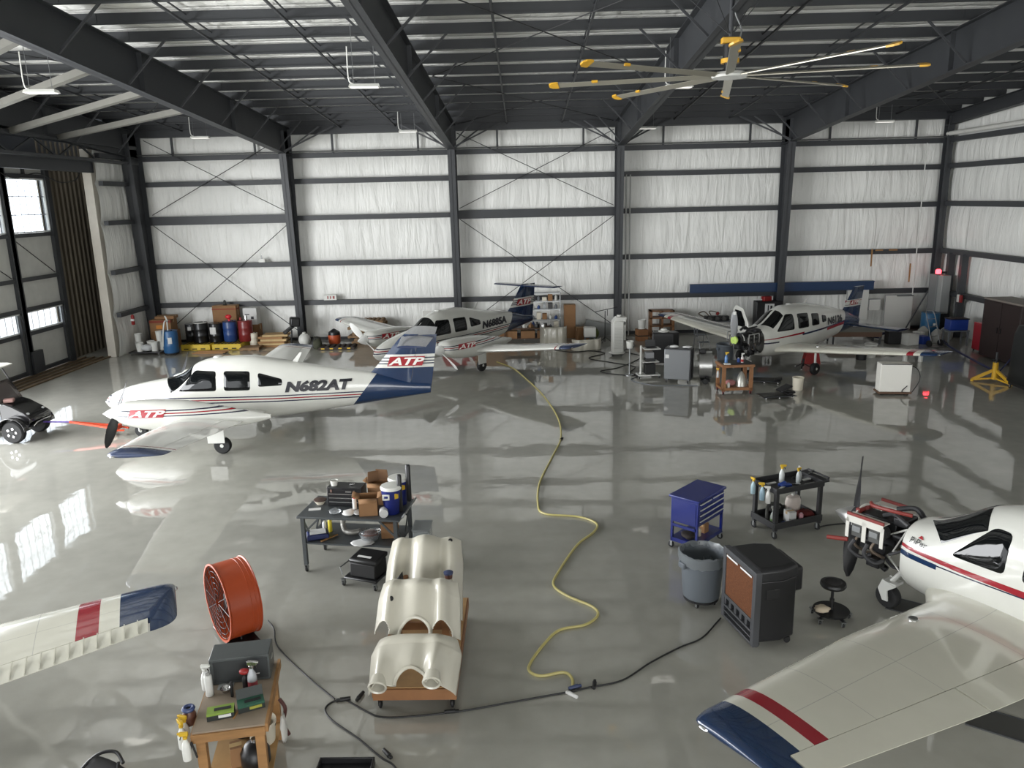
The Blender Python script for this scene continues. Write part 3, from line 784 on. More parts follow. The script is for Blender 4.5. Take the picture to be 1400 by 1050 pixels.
        B().tube([(-2.5, sg*1.52, .85), (-2.5, sg*1.52, .2)], .035).tube([(-2.5, sg*1.52, .45), (-2.62, sg*1.52, .34), (-2.5, sg*1.52, .24)], .016).build('main_gear_leg', white_metal, t)
        wheel(t, (-2.5, sg*1.52, .2), .2, .15)
    g = B().tube([(-1.2, 0, .75), (-.98, 0, .42)], .035)
    g.prism([(-1.1, .4), (-.9, .46), (-.84, .3), (-.92, .14), (-1.0, .14), (-.98, .3)], 'y', .085, .11).prism([(-1.1, .4), (-.9, .46), (-.84, .3), (-.92, .14), (-1.0, .14), (-.98, .3)], 'y', -.11, -.085).span(-1.1, -.9, -.1, .1, .4, .44)
    g.build('nose_gear_fork', white_metal, t)
    wheel(t, (-.95, 0, .18), .18, .14, hubm=alu)
    B().lathe([(.1, 0), (.08, .03), (.02, .05)], (-3.0, 0, 2.11)).build('roof_beacon', white_metal, t)
    B().prism([(-3.8, 2.08), (-3.95, 2.07), (-4.12, 2.34), (-4.06, 2.34)], 'y', -.006, .006).build('blade_aerial', white_metal, t)
    if open_door:
        d = B().rings([[(x, y, z) for x, z in ((-1.75, .95), (-1.8, 1.5), (-2.15, 1.98), (-2.6, 2.06), (-2.75, 1.9), (-2.75, .95))] for y in (-.02, .02)])
        d.move(Matrix.Translation((-1.8, -.62, 0)) @ Matrix.Rotation(math.radians(72), 4, 'Z') @ Matrix.Translation((1.75, 0, 0)))
        do = d.build('cabin_door', paint('white_tail_paint', WHITE, []), t, bevel=.02)
        w = B().rings([[(x, y, z) for x, z in ((-1.95, 1.35), (-2.0, 1.55), (-2.25, 1.88), (-2.62, 1.9), (-2.62, 1.35))] for y in (-.03, .03)])
        w.move(Matrix.Translation((-1.8, -.62, 0)) @ Matrix.Rotation(math.radians(72), 4, 'Z') @ Matrix.Translation((1.75, 0, 0)))
        w.build('door_window', glass, do)
    if brand:
        f = lambda a, b, off=.016: ARC.side(-1.42-a, b+1.33, 1, off)
        decal(t, 'brand_lettering', ink, f, txt='PiPer', w=.26, h=.075, shear=.15)
        decal(t, 'brand_mark', redv, f, pts=[(.1, .085), (.18, .085), (.15, .12), (.13, .12)])
    # uncowled engine
    e = t
    blk = M('black_engine_enamel', (30, 30, 32), .4, .3); fins = M('grey_cylinder_fins', (92, 92, 90), .45, .6)
    rb = M('red_silicone', (122, 46, 40), .55); ho = M('dark_hose', (48, 48, 50), .6)
    B().span(-1.05, -.5, -.13, .13, 1.0, 1.38).cyl((-.5, 0, 1.2), (-.32, 0, 1.2), .11, .09, 18).build('crankcase', blk, e, bevel=.02)
    B().span(-.95, -.55, -.2, .2, .86, 1.02).build('oil_sump', blk, e, bevel=.02)
    for sg in (1, -1):
        for x in (-.62, -.88):
            b = B().cyl((x, sg*.12, 1.2), (x, sg*.36, 1.2), .07)
            for k in range(7): b.cyl((x, sg*(.15+k*.03), 1.2), (x, sg*(.16+k*.03), 1.2), .105, n=18)
            b.box((x, sg*.38, 1.2), (.17, .05, .2)); cy = b.build('cylinder', fins, e)
            B().box((x, sg*.415, 1.22), (.13, .03, .09)).build('rocker_cover', M('grey_engine_paint', (120, 122, 122), .4) if brand else blk, cy, bevel=.01)
            B().tube(smooth_path([(x, sg*.36, 1.1), (x+.02, sg*.4, .98), (x-.1, sg*.3, .88), (-.9, sg*.18, .84)]), .022, 8).build('exhaust_pipe', M('scorched_steel', (120, 108, 96), .4, .8), e)
        # baffle plates with the two ovals showing the cylinder heads
        if brand:
            bf = B(); y = sg*.44
            bf.box((-.75, y, 1.36), (.56, .012, .1)).box((-.49, y, 1.22), (.05, .012, .3)).box((-.75, y, 1.22), (.06, .012, .3)).box((-1.02, y, 1.22), (.05, .012, .3))
            bf.box((-.75, sg*.36, 1.405), (.56, .17, .01))
            bf.build('engine_baffle', M('white_baffle', (200, 198, 190), .4), e)
            B().box((-.75, sg*.43, 1.43), (.56, .03, .045)).build('baffle_seal', rb, e)
        else:
            bf = B(); y = sg*.44
            bf.box((-.75, y, 1.4), (.5, .012, .03)).box((-.5, y, 1.25), (.03, .012, .28)).box((-.75, y, 1.25), (.03, .012, .28)).box((-1.0, y, 1.25), (.03, .012, .28))
            bf.build('engine_baffle', alu, e)
    B().rings([[(-.48, .3*math.cos(a), 1.2+.26*math.sin(a)) for a in [PI*j/12 for j in range(13)]]+[(-.48, .27*math.cos(a), 1.2+.23*math.sin(a)) for a in [PI*j/12 for j in range(12, -1, -1)]],
               [(-.46, .3*math.cos(a), 1.2+.26*math.sin(a)) for a in [PI*j/12 for j in range(13)]]+[(-.46, .27*math.cos(a), 1.2+.23*math.sin(a)) for a in [PI*j/12 for j in range(12, -1, -1)]]]).build('front_baffle', M('white_baffle', (200, 198, 190), .4) if brand else alu, e)
    B().span(-.5, -.44, -.16, -.06, 1.34, 1.42).span(-.5, -.44, .02, .18, 1.36, 1.43).build('baffle_flap', rb if brand else blk, e)
    for pts, r in (([(-1.28, .25, 1.45), (-1.1, .2, 1.5), (-.95, .05, 1.47), (-.8, .05, 1.4)], .035), ([(-1.28, -.2, 1.4), (-1.1, -.25, 1.52), (-.85, -.2, 1.45)], .04),
                   ([(-1.28, .3, 1.1), (-1.12, .36, 1.0), (-1.05, .2, .95)], .02), ([(-1.28, .1, .8), (-1.1, .2, .75), (-.9, .15, .86)], .025), ([(-.6, .4, 1.05), (-.55, .43, .9), (-.7, .4, .82), (-.8, .3, .86)], .03), ([(-.8, .4, 1.05), (-.78, .44, .9), (-.92, .4, .8), (-1.0, .3, .84)], .03)):
        B().tube(smooth_path(pts), r, 8).build('hose', ho, e)
    B().tube(smooth_path([(-1.25, .12, 1.56), (-1.0, .2, 1.57), (-.72, .18, 1.55), (-.62, .1, 1.55)]), .028, 8).build('scat_duct', rb if brand else blk, e)
    B().cyl((-.5, .42, 1.02), (-.22, .5, .98), .032).build('red_plug', rb if brand else blk, e)
    B().box((-1.15, .1, 1.45), (.2, .3, .12)).build('magneto_box', blk, e, bevel=.02)
    B().cyl((-1.2, -.15, 1.2), (-1.05, -.15, 1.2), .07).cyl((-1.2, .15, 1.2), (-1.05, .15, 1.2), .07).build('magneto', blk, e)
    mt = B()
    for y in (-.3, .3):
        for z in (.72, 1.42): mt.tube([(-1.3, y, z), (-1.0, y*.55, 1.0+(z-1)*.5)], .014, 6)
        mt.tube([(-1.3, y, 1.42), (-1.0, y*.55, .86)], .012, 6)
    mt.build('engine_mount', M('white_tube', (200, 200, 194), .4) if brand else blk, e)
    B().box((-.85, .25, .76), (.2, .16, .14)).cyl((-.95, .1, .62), (-.7, .1, .72), .05).build('airbox', blk, e, bevel=.015)
    return t
P4 = archer('single_engine_airplane', 'white single-engine airplane with polished spinner and bare engine, nearest on the right', None, (4.713, 11.303, 0), 2.172, True, brand=True)
prop('propeller', P4, (-.33, 0, 1.2), .95, math.radians(4), M('black_prop_blade', (28, 28, 30), .4), alu, .34, .17)
P3 = archer('single_engine_airplane', 'white single-engine airplane numbered N6126 with black bare engine, beside the timber stand', 'N6126', (6.7, 25.65, 0), 3.755, True, open_door=True, s=1.03)
pp = prop('propeller', P3, (-.3, 0, 1.2), .96, math.radians(2), M('grey_prop_blade', (128, 130, 132), .4))
for s_ in (1, -1): B().box((.01, 0, .01+s_*.87), (.04, .1, .1)).build('white_tip_band', white_metal, pp)
P5 = archer('single_engine_airplane', 'white airplane of which only the ribbed wing with red and navy bands shows, lower left', None, (-10.5, 8.8, 0), 2.016, True, ribs=True)
prop('propeller', P5, (-.33, 0, 1.2), .95, math.radians(4), M('black_prop_blade', (28, 28, 30), .4), alu, .34, .17)
# ------------------------------------------------------------------ workshop things: builders
def caster(parent, x, y, r=.05, h=None, m=None):
    h = h or r*2.5
    c = B().span(x-.035, x+.035, y-.035, y+.035, h-.008, h).span(x-.026, x-.02, y-.02, y+.02, r*.7, h).span(x+.02, x+.026, y-.02, y+.02, r*.7, h).build('caster', m or galv, parent)
    B().lathe([(r*.7, -.016), (r, -.01), (r, .01), (r*.7, .016)], (x, y+.012, r), (1, 0, 0), 16).cyl((x-.024, y+.012, r), (x+.024, y+.012, r), r*.25, n=8).build('caster_wheel', black, c)
def spray_bottle(label, loc, body=(225, 228, 226), head=None, s=1, rz=0, group=None, low=None, clearb=False):
    t = thing('spray_bottle', label, 'bottle', loc, rz, group)
    bm = M('bottle_%d_%d_%d' % body, body, .25, trans=.3 if clearb else 0)
    B().lathe([(.036*s, 0), (.038*s, .01*s), (.038*s, .12*s), (.03*s, .155*s), (.016*s, .185*s), (.014*s, .205*s)], n=16).build('bottle_body', bm, t)
    if low: B().lathe([(.0385*s, .02*s), (.0385*s, .09*s)], n=16, caps=False).build('bottle_label', M('label_%d_%d_%d' % low, low, .4), t)
    hm = head or yel
    h = B().cyl((0, 0, .2*s), (0, 0, .225*s), .019*s, n=12); h.box((.01*s, 0, .245*s), (.075*s, .024*s, .035*s)).box((.052*s, 0, .25*s), (.02*s, .018*s, .018*s))
    hd = h.build('sprayer_head', hm, t, bevel=.003)
    B().bar((.03*s, 0, .235*s), (.045*s, 0, .19*s), .008, .01).build('trigger', black if hm is not black else redpl, hd)
    return t
def can(label, loc, c, r=.033, h=.2, cap=None, rz=0, name='aerosol_can', cat='can', group=None):
    t = thing(name, label, cat, loc, rz, group)
    B().lathe([(r*.95, 0), (r, .006), (r, h*.82), (r*.9, h*.86), (r*.5, h*.9)], n=16).build('can_body', M('can_%d_%d_%d' % c, c, .3), t)
    B().lathe([(r*.6, h*.87), (r*.6, h*.99), (r*.5, h)], n=14).build('cap', cap or wpl, t)
    return t
def carton(label, loc, d, rz=0, m=None, tape=True, group=None, name='cardboard_box'):
    t = thing(name, label, 'box', loc, rz, group); m = m or card
    w, l, h = d
    B().span(-w/2, w/2, -l/2, l/2, 0, h).build('carton_body', m, t, bevel=.006)
    for s in (-1, 1): B().span(-w/2+.003, w/2-.003, s*l/2, s*.002, h, h+.006).build('top_flap', m, t)
    if tape:
        B().span(-w/2-.001, w/2+.001, -.03, .03, h+.006, h+.008).span(w/2, w/2+.002, -.03, .03, h*.75, h).span(-w/2-.002, -w/2, -.03, .03, h*.75, h).build('packing_tape', M('tan_tape', (196, 168, 122), .3), t)
    return t
def open_carton(label, loc, d, rz=0, flaps=(1, 1, 1, 1), name='open_cardboard_box'):
    t = thing(name, label, 'box', loc, rz); w, l, h = d; k = .006
    B().span(-w/2, w/2, -l/2, l/2, 0, k).span(-w/2, -w/2+k, -l/2, l/2, 0, h).span(w/2-k, w/2, -l/2, l/2, 0, h).span(-w/2, w/2, -l/2, -l/2+k, 0, h).span(-w/2, w/2, l/2-k, l/2, 0, h).build('carton_walls', card, t)
    f = l*.45
    for i, (a, on) in enumerate(zip((0, 90, 180, 270), flaps)):
        if not on: continue
        R = Matrix.Rotation(math.radians(a), 4, 'Z'); e, g = (w, l) if a % 180 == 0 else (l, w)
        b = B().add([(-e/2, -g/2, h), (e/2, -g/2, h), (e/2-.02, -g/2-f*.8, h+f*(.35 if i % 2 else -.35)), (-e/2+.02, -g/2-f*.8, h+f*(.35 if i % 2 else -.35))], [(0, 1, 2, 3)])
        b.move(R); b.build('flap', card, t, thick=.005)
    return t
def drum(label, loc, m, r=.29, h=.88, rz=0, top=None, lab=None, steel=False, group=None):
    t = thing('drum', label, 'drum', loc, rz, group)
    P = [(r*.95, 0), (r, .02)]
    for z in (.33, .66): P += [(r, h*z-.03), (r+.012, h*z), (r, h*z+.03)]
    P += [(r, h-.02), (r*.97, h)]
    if not steel: P = [(r*.9, 0), (r, .06), (r, h*.3), (r+.01, h*.34), (r, h*.38), (r, h*.62), (r+.01, h*.66), (r, h*.7), (r, h-.08), (r*.92, h)]
    B().lathe(P, n=28).build('shell', m, t)
    B().torus((0, 0, h-.015), r*.97, .015, n=28, k=6).build('rim', top or m, t)
    B().cyl((r*.5, 0, h), (r*.5, 0, h+.025), .03, n=10).build('bung', top or black, t)
    if lab:
        b = B(); b.grid(lambda u, v: ((r+.014)*math.cos(lab[0]+(u-.5)*lab[1]), (r+.014)*math.sin(lab[0]+(u-.5)*lab[1]), lab[2]+lab[3]*v), 6, 1); b.build('paper_label', papr, t)
    return t
def bucket(label, loc, m, r=.15, h=.36, name='bucket', handle=True, fill=None, group=None):
    t = thing(name, label, 'bucket', loc, 0, group)
    B().lathe([(.001, .01), (r*.82, .01), (r*.82, 0), (r*.86, .0), (r, h), (r*1.05, h), (r*1.05, h-.03), (r*.985, h-.035), (r*.97, h-.02), (r*.8, .02), (.001, .02)], n=22, caps=False).build('pail', m, t)
    if handle: B().tube([(r*1.03*math.cos(a), r*1.03*math.sin(a)*.5, h-.03-abs(math.sin(a))*r*.9) for a in [PI*i/10 for i in range(11)]], .004, 6).build('bail_handle', galv, t)
    if fill: B().ball((0, 0, h*.8), (r*.85, r*.85, r*.5), 10).build('contents', fill, t)
    return t
def lump(b, c, d, seed=0, n=12):
    'crumpled soft mass'
    r = random.Random(seed); k = n//2+1; c = V(c); rs = []
    for i in range(1, k):
        q = []
        for j in range(n):
            f = 1+r.uniform(-.18, .18); th = PI*i/k; q.append(c+V((d[0]/2*math.sin(th)*math.cos(2*PI*j/n)*f, d[1]/2*math.sin(th)*math.sin(2*PI*j/n)*f, max(-d[2]/2, d[2]/2*math.cos(th)*f))))
        rs.append(q)
    return b.rings(rs)
def rag(label, loc, d, m=None, seed=1, name='crumpled_rag', cat='rag', rz=0):
    o = lump(B(), (0, 0, d[2]/2), d, seed).build(name, m or cloth, None, ang=180)
    return tag(o, label, cat, None, loc, rz)
def cable(name, label, pts, r, m, cat='cable', extra=None):
    o = B().tube(smooth_path([(a, b, r+(c if c else 0)) for a, b, c in [(p+(0,))[:3] if len(p) == 2 else p for p in pts]], 7), r, 8).build(name, m)
    return tag(o, label, cat)
def at(R0, rz, x, y, z):
    'point in a rotated frame'
    return (R0[0]+x*math.cos(rz)-y*math.sin(rz), R0[1]+x*math.sin(rz)+y*math.cos(rz), z)

# ---- rolling steel work table (left middle)
A = (-3.76, 11.87); RA = math.radians(-7.5)
gm = M('slate_grey_bench_paint', (66, 70, 72), .45, var=.05)
t = thing('rolling_work_table', 'slate grey two-level work table on casters with black tool chest', 'table', (A[0], A[1], 0), RA)
W_, D_ = 1.7, .92
B().span(-.03, W_, -.02, D_, .965, 1.0).build('table_top', gm, t, bevel=.006)
B().span(.02, W_-.05, .02, D_-.04, .5, .525).build('lower_shelf', gm, t, bevel=.004)
for x in (.05, W_-.08):
    for y in (.04, D_-.06):
        B().span(x-.03, x+.03, y-.03, y+.03, .13, .965).build('leg', gm, t); caster(t, x, y, .055, .14)
    B().bar((x, .04, .93), (x, .3, .55), .02, .03).bar((x, D_-.06, .93), (x, .56, .55), .02, .03).build('end_brace', gm, t)
for y in (.04, D_-.06): B().bar((.05, y, .68), (.32, y, .95), .02, .03).bar((W_-.08, y, .68), (W_-.35, y, .95), .02, .03).build('corner_brace', gm, t)
B().tube([(W_+.02, .1, 1.0), (W_+.06, .1, 1.06), (W_+.06, .8, 1.06), (W_+.02, .8, 1.0)], .016).build('push_handle', galv, t)
pos = lambda x, y, z=1.001: at(A, RA, x, y, z)
# black tool chest
t = thing('tool_chest', 'small black tool chest with three drawers on the work table', 'tool box', pos(.62, .62), RA)
B().span(-.3, .3, -.14, .14, 0, .3).build('chest_body', blackpl, t, bevel=.008)
B().span(-.3, .3, -.145, .14, .3, .33).build('lid', blackpl, t, bevel=.01)
for k in range(3):
    d = B().span(-.27, .27, -.155, -.14, .03+k*.07, .09+k*.07).build('drawer', blackpl, t)
    B().span(-.26, .26, -.172, -.155, .078+k*.07, .09+k*.07).build('drawer_pull', alu, d)
B().span(.03, .13, -.158, -.14, .255, .275).build('maker_plate', alu, t)
B().box((-.22, -.15, .27), (.03, .01, .05)).build('latch', chrome, t); B().box((.18, -.15, .27), (.03, .01, .05)).build('latch', chrome, t)
o = B().lathe([(.05, 0), (.065, .09), (.062, .09), (.047, .004), (.001, .004)], n=16, caps=False).build('paper_cup', wpl); tag(o, 'white plastic tub standing on the black tool chest lid', 'cup', None, pos(.42, .58, 1.333))
o = B().box((0, 0, .012), (.08, .03, .022)).build('chrome_fitting', chrome, bevel=.006); tag(o, 'small shiny metal fitting lying on the black tool chest lid', 'fitting', None, pos(.72, .62, 1.333), .3)
t = thing('lidded_bowl', 'grey bowl with dark lid at the left end of the work table', 'bowl', pos(.16, .55), 0)
B().lathe([(.06, 0), (.1, .06), (.105, .07)], n=18).build('bowl', cream, t); B().lathe([(.11, .07), (.11, .085), (.06, .1)], n=18).build('lid', M('dark_brown_lid', (72, 54, 46), .5), t)
o = B().box((0, 0, .005), (.2, .09, .008), .2).build('folded_leaflet', papr); tag(o, 'white folded leaflet at the left end of the work table', 'paper', None, pos(.16, .3))
for i, (x, y, r_) in enumerate(((.55, .2, .5), (.8, .17, .2), (.98, .2, -.3))):
    o = lump(B(), (0, 0, .03), (.2, .26, .06), 20+i).build('bagged_part', (clear, papr, M('grey_foil', (150, 150, 148), .35, .3))[i], ang=180)
    tag(o, ('clear plastic bag of parts before the black tool chest', 'white paper packet beside the red capped aerosol', 'grey foil wrap between packet and open carton')[i], 'packet', None, pos(x, y), r_)
can('white aerosol can with red cap on the work table', pos(.86, .3), (215, 215, 212), .035, .25, M('red_cap', (190, 30, 34), .4))
open_carton('open brown carton with raised flaps on the work table', pos(1.12, .24), (.3, .28, .3), math.radians(8))
open_carton('second brown carton, taller and behind the open one, on the work table', pos(1.15, .7), (.3, .24, .38), math.radians(-8), (1, 0, 1, 1))
for i, (x, y, z, a) in enumerate(((1.08, .68, 1.39, .5), (1.22, .72, 1.41, -.2))):
    o = B().box((0, 0, .09), (.2, .012, .2), a, .25).build('cardboard_insert', cardd); tag(o, ('dark folded cardboard insert sticking up from the taller carton, left piece', 'dark folded cardboard insert sticking up from the taller carton, right piece')[i], 'cardboard', None, pos(x, y, z))
o = B().lathe([(.03, 0), (.07, 0), (.07, .14), (.03, .14)], (0, 0, .07), (0, 1, 0), 20).build('paper_towel_roll', papr); tag(o, 'white roll of paper lying at the front edge of the work table', 'roll', None, pos(1.43, .06), .2)
def cooler_jug(label, x, y, z):
    t = thing('water_cooler_jug', label, 'water jug', pos(x, y, z), 0, 'blue water jugs')
    B().lathe([(.125, 0), (.13, .02), (.165, .4), (.165, .42)], n=26).build('jug_body', M('royal_blue_plastic', (22, 34, 104), .35), t)
    B().lathe([(.175, .42), (.178, .45), (.165, .475), (.05, .485)], n=26).build('screw_lid', wpl, t)
    h = B().box((-.06, -.17, .36), (.11, .03, .025)).box((-.06, -.17, .29), (.11, .03, .025)).box((-.105, -.17, .325), (.025, .03, .09)).box((-.015, -.17, .325), (.025, .03, .09)).build('side_handle', wpl, t, bevel=.006)
    B().box((.1, -.12, .33), (.07, .01, .09), .8).build('yellow_sticker', yel, t)
    return t
cooler_jug('blue water jug with white lid at the front right of the work table', 1.5, .3, 1.001)
cooler_jug('blue water jug with white lid at the back right of the work table', 1.5, .7, 1.001)
for i, (x, y, z) in enumerate(((1.64, .3, 1.02), (1.7, .62, 1.08))):
    o = B().lathe([(.03, 0), (.042, .02), (.042, .62), (.03, .64)], n=14).build('upright_black_tube', blackpl)
    tag(o, ('shorter upright black tube at the right end of the work table', 'taller upright black tube behind the shorter one at the work table end')[i], 'tube', None, pos(x, y, z))
# lower shelf
L5 = .527
can('yellow tall aerosol can on the lower shelf of the work table', pos(.32, .5, L5), (214, 196, 60), .035, .24)
can('small white aerosol can beside the yellow one on the lower shelf', pos(.22, .5, L5), (212, 214, 214), .033, .19)
o = B().box((0, 0, .05), (.36, .26, .09), .3).build('blue_case', M('dark_blue_case', (34, 44, 92), .5), bevel=.02); tag(o, 'dark blue soft case at the left of the lower shelf', 'case', None, pos(.2, .25, L5))
o = B().box((0, 0, .006), (.26, .2, .01), .3).build('white_manual', papr); tag(o, 'white sheet lying on the dark blue case', 'paper', None, pos(.2, .25, L5+.098))
o = B().bar((-.12, -.12, 0), (.1, .12, .01), .03, .015).build('wooden_stick', wood); tag(o, 'thin wooden stick on the lower shelf beside the blue case', 'stick', None, pos(.42, .22, L5+.008))
o = B().tube(smooth_path([(-.14, .1, .26), (-.15, .08, .14), (-.1, .02, .05), (.02, -.03, .045), (.16, 0, .06)]), [.05, .05, .045, .045, .04, .04]+[.045]*19, 10).build('duct_elbow', M('crumpled_silver_tape', (150, 148, 142), .35, .5, bump=.01), ang=180)
tag(o, 'bent silver duct elbow on the lower shelf of the work table', 'duct', None, pos(.72, .42, L5))
t = thing('cling_wrapped_tray', 'clear plastic tray of wrapped parts on the lower shelf', 'tray', pos(1.1, .28, L5), .1)
B().lathe([(.14, 0), (.19, .12), (.185, .12), (.13, .01), (.001, .01)], n=20, caps=False).build('tray', clear, t)
lump(B(), (0, 0, .07), (.26, .22, .1), 5).build('wrapped_part', M('pinkish_parts', (150, 110, 100), .6), t, ang=180); lump(B(), (0, 0, .12), (.3, .26, .05), 6).build('plastic_film', clear, t, ang=180)
o = lump(B(), (0, 0, .012), (.36, .3, .024), 8).build('flattened_bag', papr, ang=180); tag(o, 'flattened white bag under the wrapped tray on the lower shelf', 'bag', None, pos(1.02, .1, L5-.001))
carton('small brown carton at the right of the lower shelf', pos(1.4, .42, L5), (.28, .22, .26), .1)
t = thing('clear_storage_bin', 'clear storage bin standing right of the work table', 'bin', pos(1.92, .55, .36), 0)
B().span(-.14, .14, -.2, .2, 0, .3).build('bin_body', M('cloudy_plastic', (176, 182, 184), .2, trans=.5), t, bevel=.02); B().span(-.15, .15, -.21, .21, .3, .33).build('bin_lid', M('cloudy_plastic', (176, 182, 184), .2, trans=.5), t)
for x in (-.12, .12): B().span(x-.012, x+.012, -.18, .18, -.35, 0).build('bin_stand', steel_dark, t)
# black mechanic's seat / creeper with box by the table
t = thing('rolling_mechanic_seat', 'black rolling mechanic seat with box, between work table and cowlings', 'seat', (-2.62, 11.5, 0), math.radians(-20))
B().span(-.3, .3, -.22, .22, .12, .16).build('base_frame', blackpl, t, bevel=.02)
B().span(-.2, .26, -.17, .2, .16, .4).build('storage_box', M('matt_black_box', (18, 18, 19), .6), t, bevel=.02)
B().box((.04, .02, .44), (.5, .4, .08), 0, .08).build('padded_seat', M('black_vinyl', (20, 20, 21), .4), t, bevel=.03)
B().box((.03, -.08, .487), (.24, .05, .004), 0, .08).build('white_marking', papr, t)
for x in (-.3, .28):
    for y in (-.22, .22): caster(t, x, y, .045, .12)
B().tube([(-.32, -.2, .18), (-.36, -.2, .3), (-.36, .15, .3), (-.32, .15, .18)], .012).build('side_rail', galv, t)

# ---- cart with three white engine cowlings
cw = M('ivory_fibreglass', (196, 192, 178), .28, coat=.5, var=.04, vscale=1.5)
t = thing('cowling_cart', 'orange timber cart on casters carrying three white cowlings', 'cart', (-1.38, 8.2, 0), 0)
B().span(-.52, .48, 0, .05, .16, .3).span(-.52, .48, 2.15, 2.2, .16, .3).span(-.54, -.49, .05, 2.15, .16, .3).span(.43, .48, .05, 2.15, .16, .3).build('cart_rail', orange_wood, t)
B().span(-.5, .46, .03, 2.17, .3, .315).build('plywood_deck', M('grubby_plywood', (150, 118, 78), .75, var=.2), t)
for x in (-.45, .42):
    for y in (.08, 2.1): caster(t, x, y, .06, .16, black)
    for y, h in ((.78, .86), (1.5, 1.02)):
        B().span(x*.7-.045, x*.7+.045, y-.05, y+.05, .315, h).build('timber_upright', orange_wood, t)
for y, h in ((.78, .74), (1.5, .9)): B().span(-.36, .4, y-.02, y+.02, h-.1, h).build('timber_crossbar', orange_wood, t)
def cowling(label, y0, zb, length, lean, kind, loc):
    t = thing('engine_cowling', label, 'cowling', loc, 0)
    a = math.radians(lean)
    U, N = V((0, math.cos(a), math.sin(a))), V((0, -math.sin(a), math.cos(a)))
    def g(x, c, w): return math.exp(-((x-c)/w)**2)
    def fn(s, v):
        u = s*2-1; hw = .56*(1-.10*(1-v)) if kind == 3 else .54*(1-.04*v)
        e = abs(u)
        prof = .30*(1-e**3.2)**.8
        if kind == 1:
            prof = .2*(1-e**3.2)**.8+(.17*g(u, -.74, .17)+.17*g(u, .74, .17))*(1-.55*v)+.16*g(u, 0, .3)*(.5+.5*v)-.05*g(u, .42, .12)-.05*g(u, -.42, .12)
            prof += .07*g(u, 0, .09)*g(v, .14, .2)
        elif kind == 2:
            prof = .2*(1-e**3.2)**.8+(.15*g(u, -.7, .2)+.17*g(u, .6, .17))*(1-v*.3)+.11*g(u, 0, .34)
        else:
            prof += .12*g(u, -.78, .16)*(1-v)+.14*g(u, .5, .15)*(1-v*.9)-.05*g(u, -.35, .2)*(1-v)-.06*g(u, .2, .13)*(1-v)
            prof *= .8+.2*math.sin(PI*min(1, v+.25))
        drop = .16*max(0, v-.8)**2*25*.3
        top = (1-max(0, (v-.8)/.2)**2*.35)
        return V((u*hw*(1-.14*max(0, v-.7)/.3*(1 if kind == 3 else .5)), y0, zb))+U*(v*length)+N*(prof*top-drop*.3)
    nu, nv = 110, 84
    b = B(); vs = [fn(i/nu, j/nv) for i in range(nu+1) for j in range(nv+1)]
    # semicircular spinner cutout and the air inlets along the lower edge
    def cut(s, v):
        u = s*2-1; x = u*.54; y = v*length
        if kind == 2 and math.hypot(x, y-.0) < .19: return True
        if kind == 3 and math.hypot(x, y-.0) < .19: return True
        if kind == 2 and (math.hypot(x+.43, (y)*.7) < .12 or math.hypot(x-.33, y*.8) < .12): return True
        return False
    fs = []
    for i in range(nu):
        for j in range(nv):
            if not cut((i+.5)/nu, (j+.5)/nv): fs.append((i*(nv+1)+j, (i+1)*(nv+1)+j, (i+1)*(nv+1)+j+1, i*(nv+1)+j+1))
    b.add(vs, fs); b.build('cowling_shell', cw, t, ang=180, thick=.012)
    if kind in (2, 3):
        r = B(); pts_ = []
        for k in range(15):
            q = PI*k/14; x, yv = .195*math.cos(q), .195*math.sin(q)
            pts_.append(fn((x/.54+1)/2, yv/length)+N*.008)
        r.tube(pts_, .022, 8); r.build('spinner_lip', cw, t)
    if kind == 3:
        for ux in (-.74, .5):
            p = fn((ux+1)/2, 0.02)
            B().lathe([(.085, -.10), (.102, -.02), (.11, .03), (.1, .045), (.085, .03), (.08, -.1)], p-N*.07, (0, -.9, -.35), 24, caps=False).build('air_inlet_ring', cw, t)
            B().lathe([(.08, -.1), (.02, -.1)], p-N*.07, (0, -.9, -.35), 20).build('inlet_shade_disc', M('inlet_shade_grey', (150, 148, 140), .6), t)  # grey disc closing the inlet, standing in for the shade inside
    if kind == 2:
        o = fn(.19, .6); B().lathe([(.035, 0), (.035, .01), (.02, .012)], o-N*.004, N, 14).build('oil_door_hole', black, t)
    if kind == 1:
        o = fn(.86, .93); B().lathe([(.03, 0), (.03, .01)], o, N, 12).build('vent_hole', black, t)
        p = fn(.5, .03); B().tube([fn(.5, v)+N*.02 for v in (.0, .08, .16, .24, .3)], [.07, .075, .07, .06, .03], 12).build('nose_blister', cw, t, ang=180)
    return t
cowling('rearmost and tallest of the three white cowlings, two ridges and open top', 0, 0, 1.15, 42, 1, (-1.45, 9.4, .5))
cowling('middle white cowling with half-round spinner cutout', 0, 0, .74, 42, 2, (-1.42, 8.74, .62))
cowling('front white cowling with two round air inlets', 0, 0, .72, 27, 3, (-1.38, 7.93, .40))
t = thing('jar_with_tape', 'blue-lidded jar on the right timber block between the cowlings', 'jar', (-1.08, 9.5, 1.08), 0)
B().lathe([(.05, 0), (.055, .06)], n=16).build('jar', M('brown_jar', (96, 62, 50), .4), t); B().lathe([(.062, .06), (.065, .085), (.05, .095)], n=16).build('jar_lid', M('slate_blue_lid', (56, 66, 98), .4), t)
o = B().add([(-.06, 0, 0), (.06, 0, 0), (.05, .0, .14)], [(0, 1, 2)]).build('black_bracket', blackpl, thick=.02); tag(o, 'small black triangular bracket on the left timber block between the cowlings', 'bracket', None, (-1.74, 9.5, 1.04))

